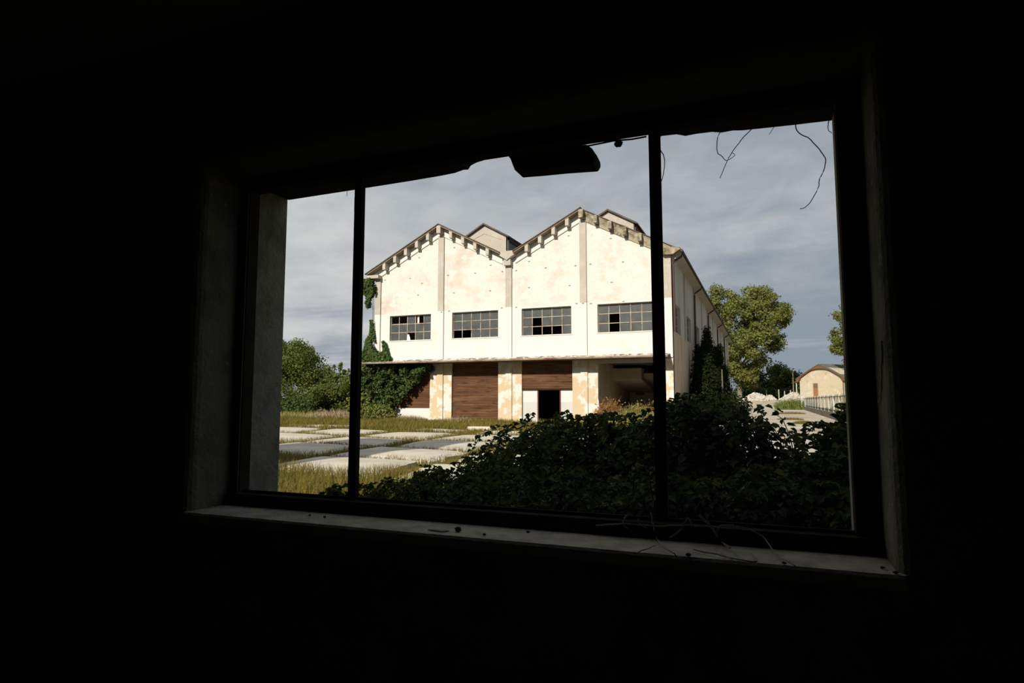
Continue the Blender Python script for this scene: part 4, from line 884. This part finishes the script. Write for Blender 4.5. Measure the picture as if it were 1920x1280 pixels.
# barn with an arched gable
bc = onz(1541, 751, 1.4) if False else ony(1541, 750, 150); 
ang = math.radians(-40); ca, sa = math.cos(ang), math.sin(ang)
BO = np.array([bc[0], bc[1], 0.0])
def BL(u, v, z): return (BO[0]+u*ca-v*sa, BO[1]+u*sa+v*ca, z)        # u across the gable, v back
barn = thing('barn', tuple(BO), 'small ochre barn with an arched gable and grey roof beyond the fence', 'building')
sc = 150/1187/.93
HW = 5.2; zA = ony(1541, 683, 150)[2]; zE = ony(1512, 708, 150)[2]; zS = zE-.1
def ext(pts, v0, v1): 
    mb = MB(); n = len(pts); vs = [BL(u, v0, z) for u, z in pts]+[BL(u, v1, z) for u, z in pts]
    return mb.add(vs, [tuple(range(n)), tuple(range(2*n-1, n-1, -1))]+[(i, i+n, (i+1) % n+n, (i+1) % n) for i in range(n)])
arch = [(HW*.97*math.cos(th), zS-.6+(zA-zS+.1)*math.sin(th)) for th in np.linspace(0, math.pi, 17)]
obj('wall', ext([(-HW, 0), (HW, 0), (HW, zS-.3)]+arch+[(-HW, zS-.3)], 0, 16), M['barn'], barn)
brd = [(HW+.6, zE-.35)]+[(HW+.6-(HW+.6)*k/6, zE+(zA-zE)*(1-(1-k/6)**1.25)) for k in range(1, 7)]
rp = [(-u, z) for u, z in brd][:-1]+brd[::-1]
inn = [(u*.97, z-.42) for u, z in arch]
# eaves board: between the roof line and the arch
mb = MB(); pr_ = [(HW+.6, zE-.3), (HW*.5, (zE*.44+zA*.56)), (0, zA), (-HW*.5, (zE*.44+zA*.56)), (-HW-.6, zE-.3)]
def seg_at(u):
    for (u0, z0), (u1, z1) in zip(pr_, pr_[1:]):
        if u1 <= u <= u0: return z0+(z1-z0)*(u0-u)/(u0-u1)
    return pr_[0][1]
us = np.linspace(HW+.6, -HW-.6, 25)
for u0, u1 in zip(us, us[1:]):
    def za(u): k = min(1, abs(u)/(HW*.97)); return zS-.75+(zA-zS-.15)*math.sqrt(max(0, 1-k*k))
    p4 = [(u0, seg_at(u0)), (u1, seg_at(u1)), (u1, min(za(u1), seg_at(u1)-.2)), (u0, min(za(u0), seg_at(u0)-.2))]
    b_ = ext(p4, -.5, 0.0); mb.add(b_.v, b_.f)
obj('eaves_board', mb, M['barnbrown'], barn)
mb = MB()
for (u0, z0), (u1, z1) in zip(pr_, pr_[1:]): b_ = ext([(u0, z0+.15), (u1, z1+.15), (u1, z1), (u0, z0)], -.6, 16.5); mb.add(b_.v, b_.f)
obj('roof', mb, M['barnroof'], barn)
dr = obj('door', ext([(-1.9, 0), (-.8, 0), (-.8, 5.2), (-1.9, 5.2)], -.06, .02), M['barndoor'], barn)
obj('door_opening', ext([(-1.75, 4.2), (-.95, 4.2), (-.95, 5.0), (-1.75, 5.0)], -.07, -.05), M['dark'], dr)
obj('downpipe', MB().tube([BL(HW-.1, -.1, 0), BL(HW-.1, -.1, zS-.2)], .1, 6), M['barnbrown'], barn)

# ------------------------------------------------------------------ render look
S.view_settings.view_transform = 'Standard'; S.view_settings.look = 'None'; S.view_settings.gamma = 1; S.view_settings.exposure = 0; S.view_settings.use_curve_mapping = False
S.cycles.use_denoising = True; S.cycles.max_bounces = 8; S.cycles.transparent_max_bounces = 12; S.cycles.sample_clamp_indirect = 4
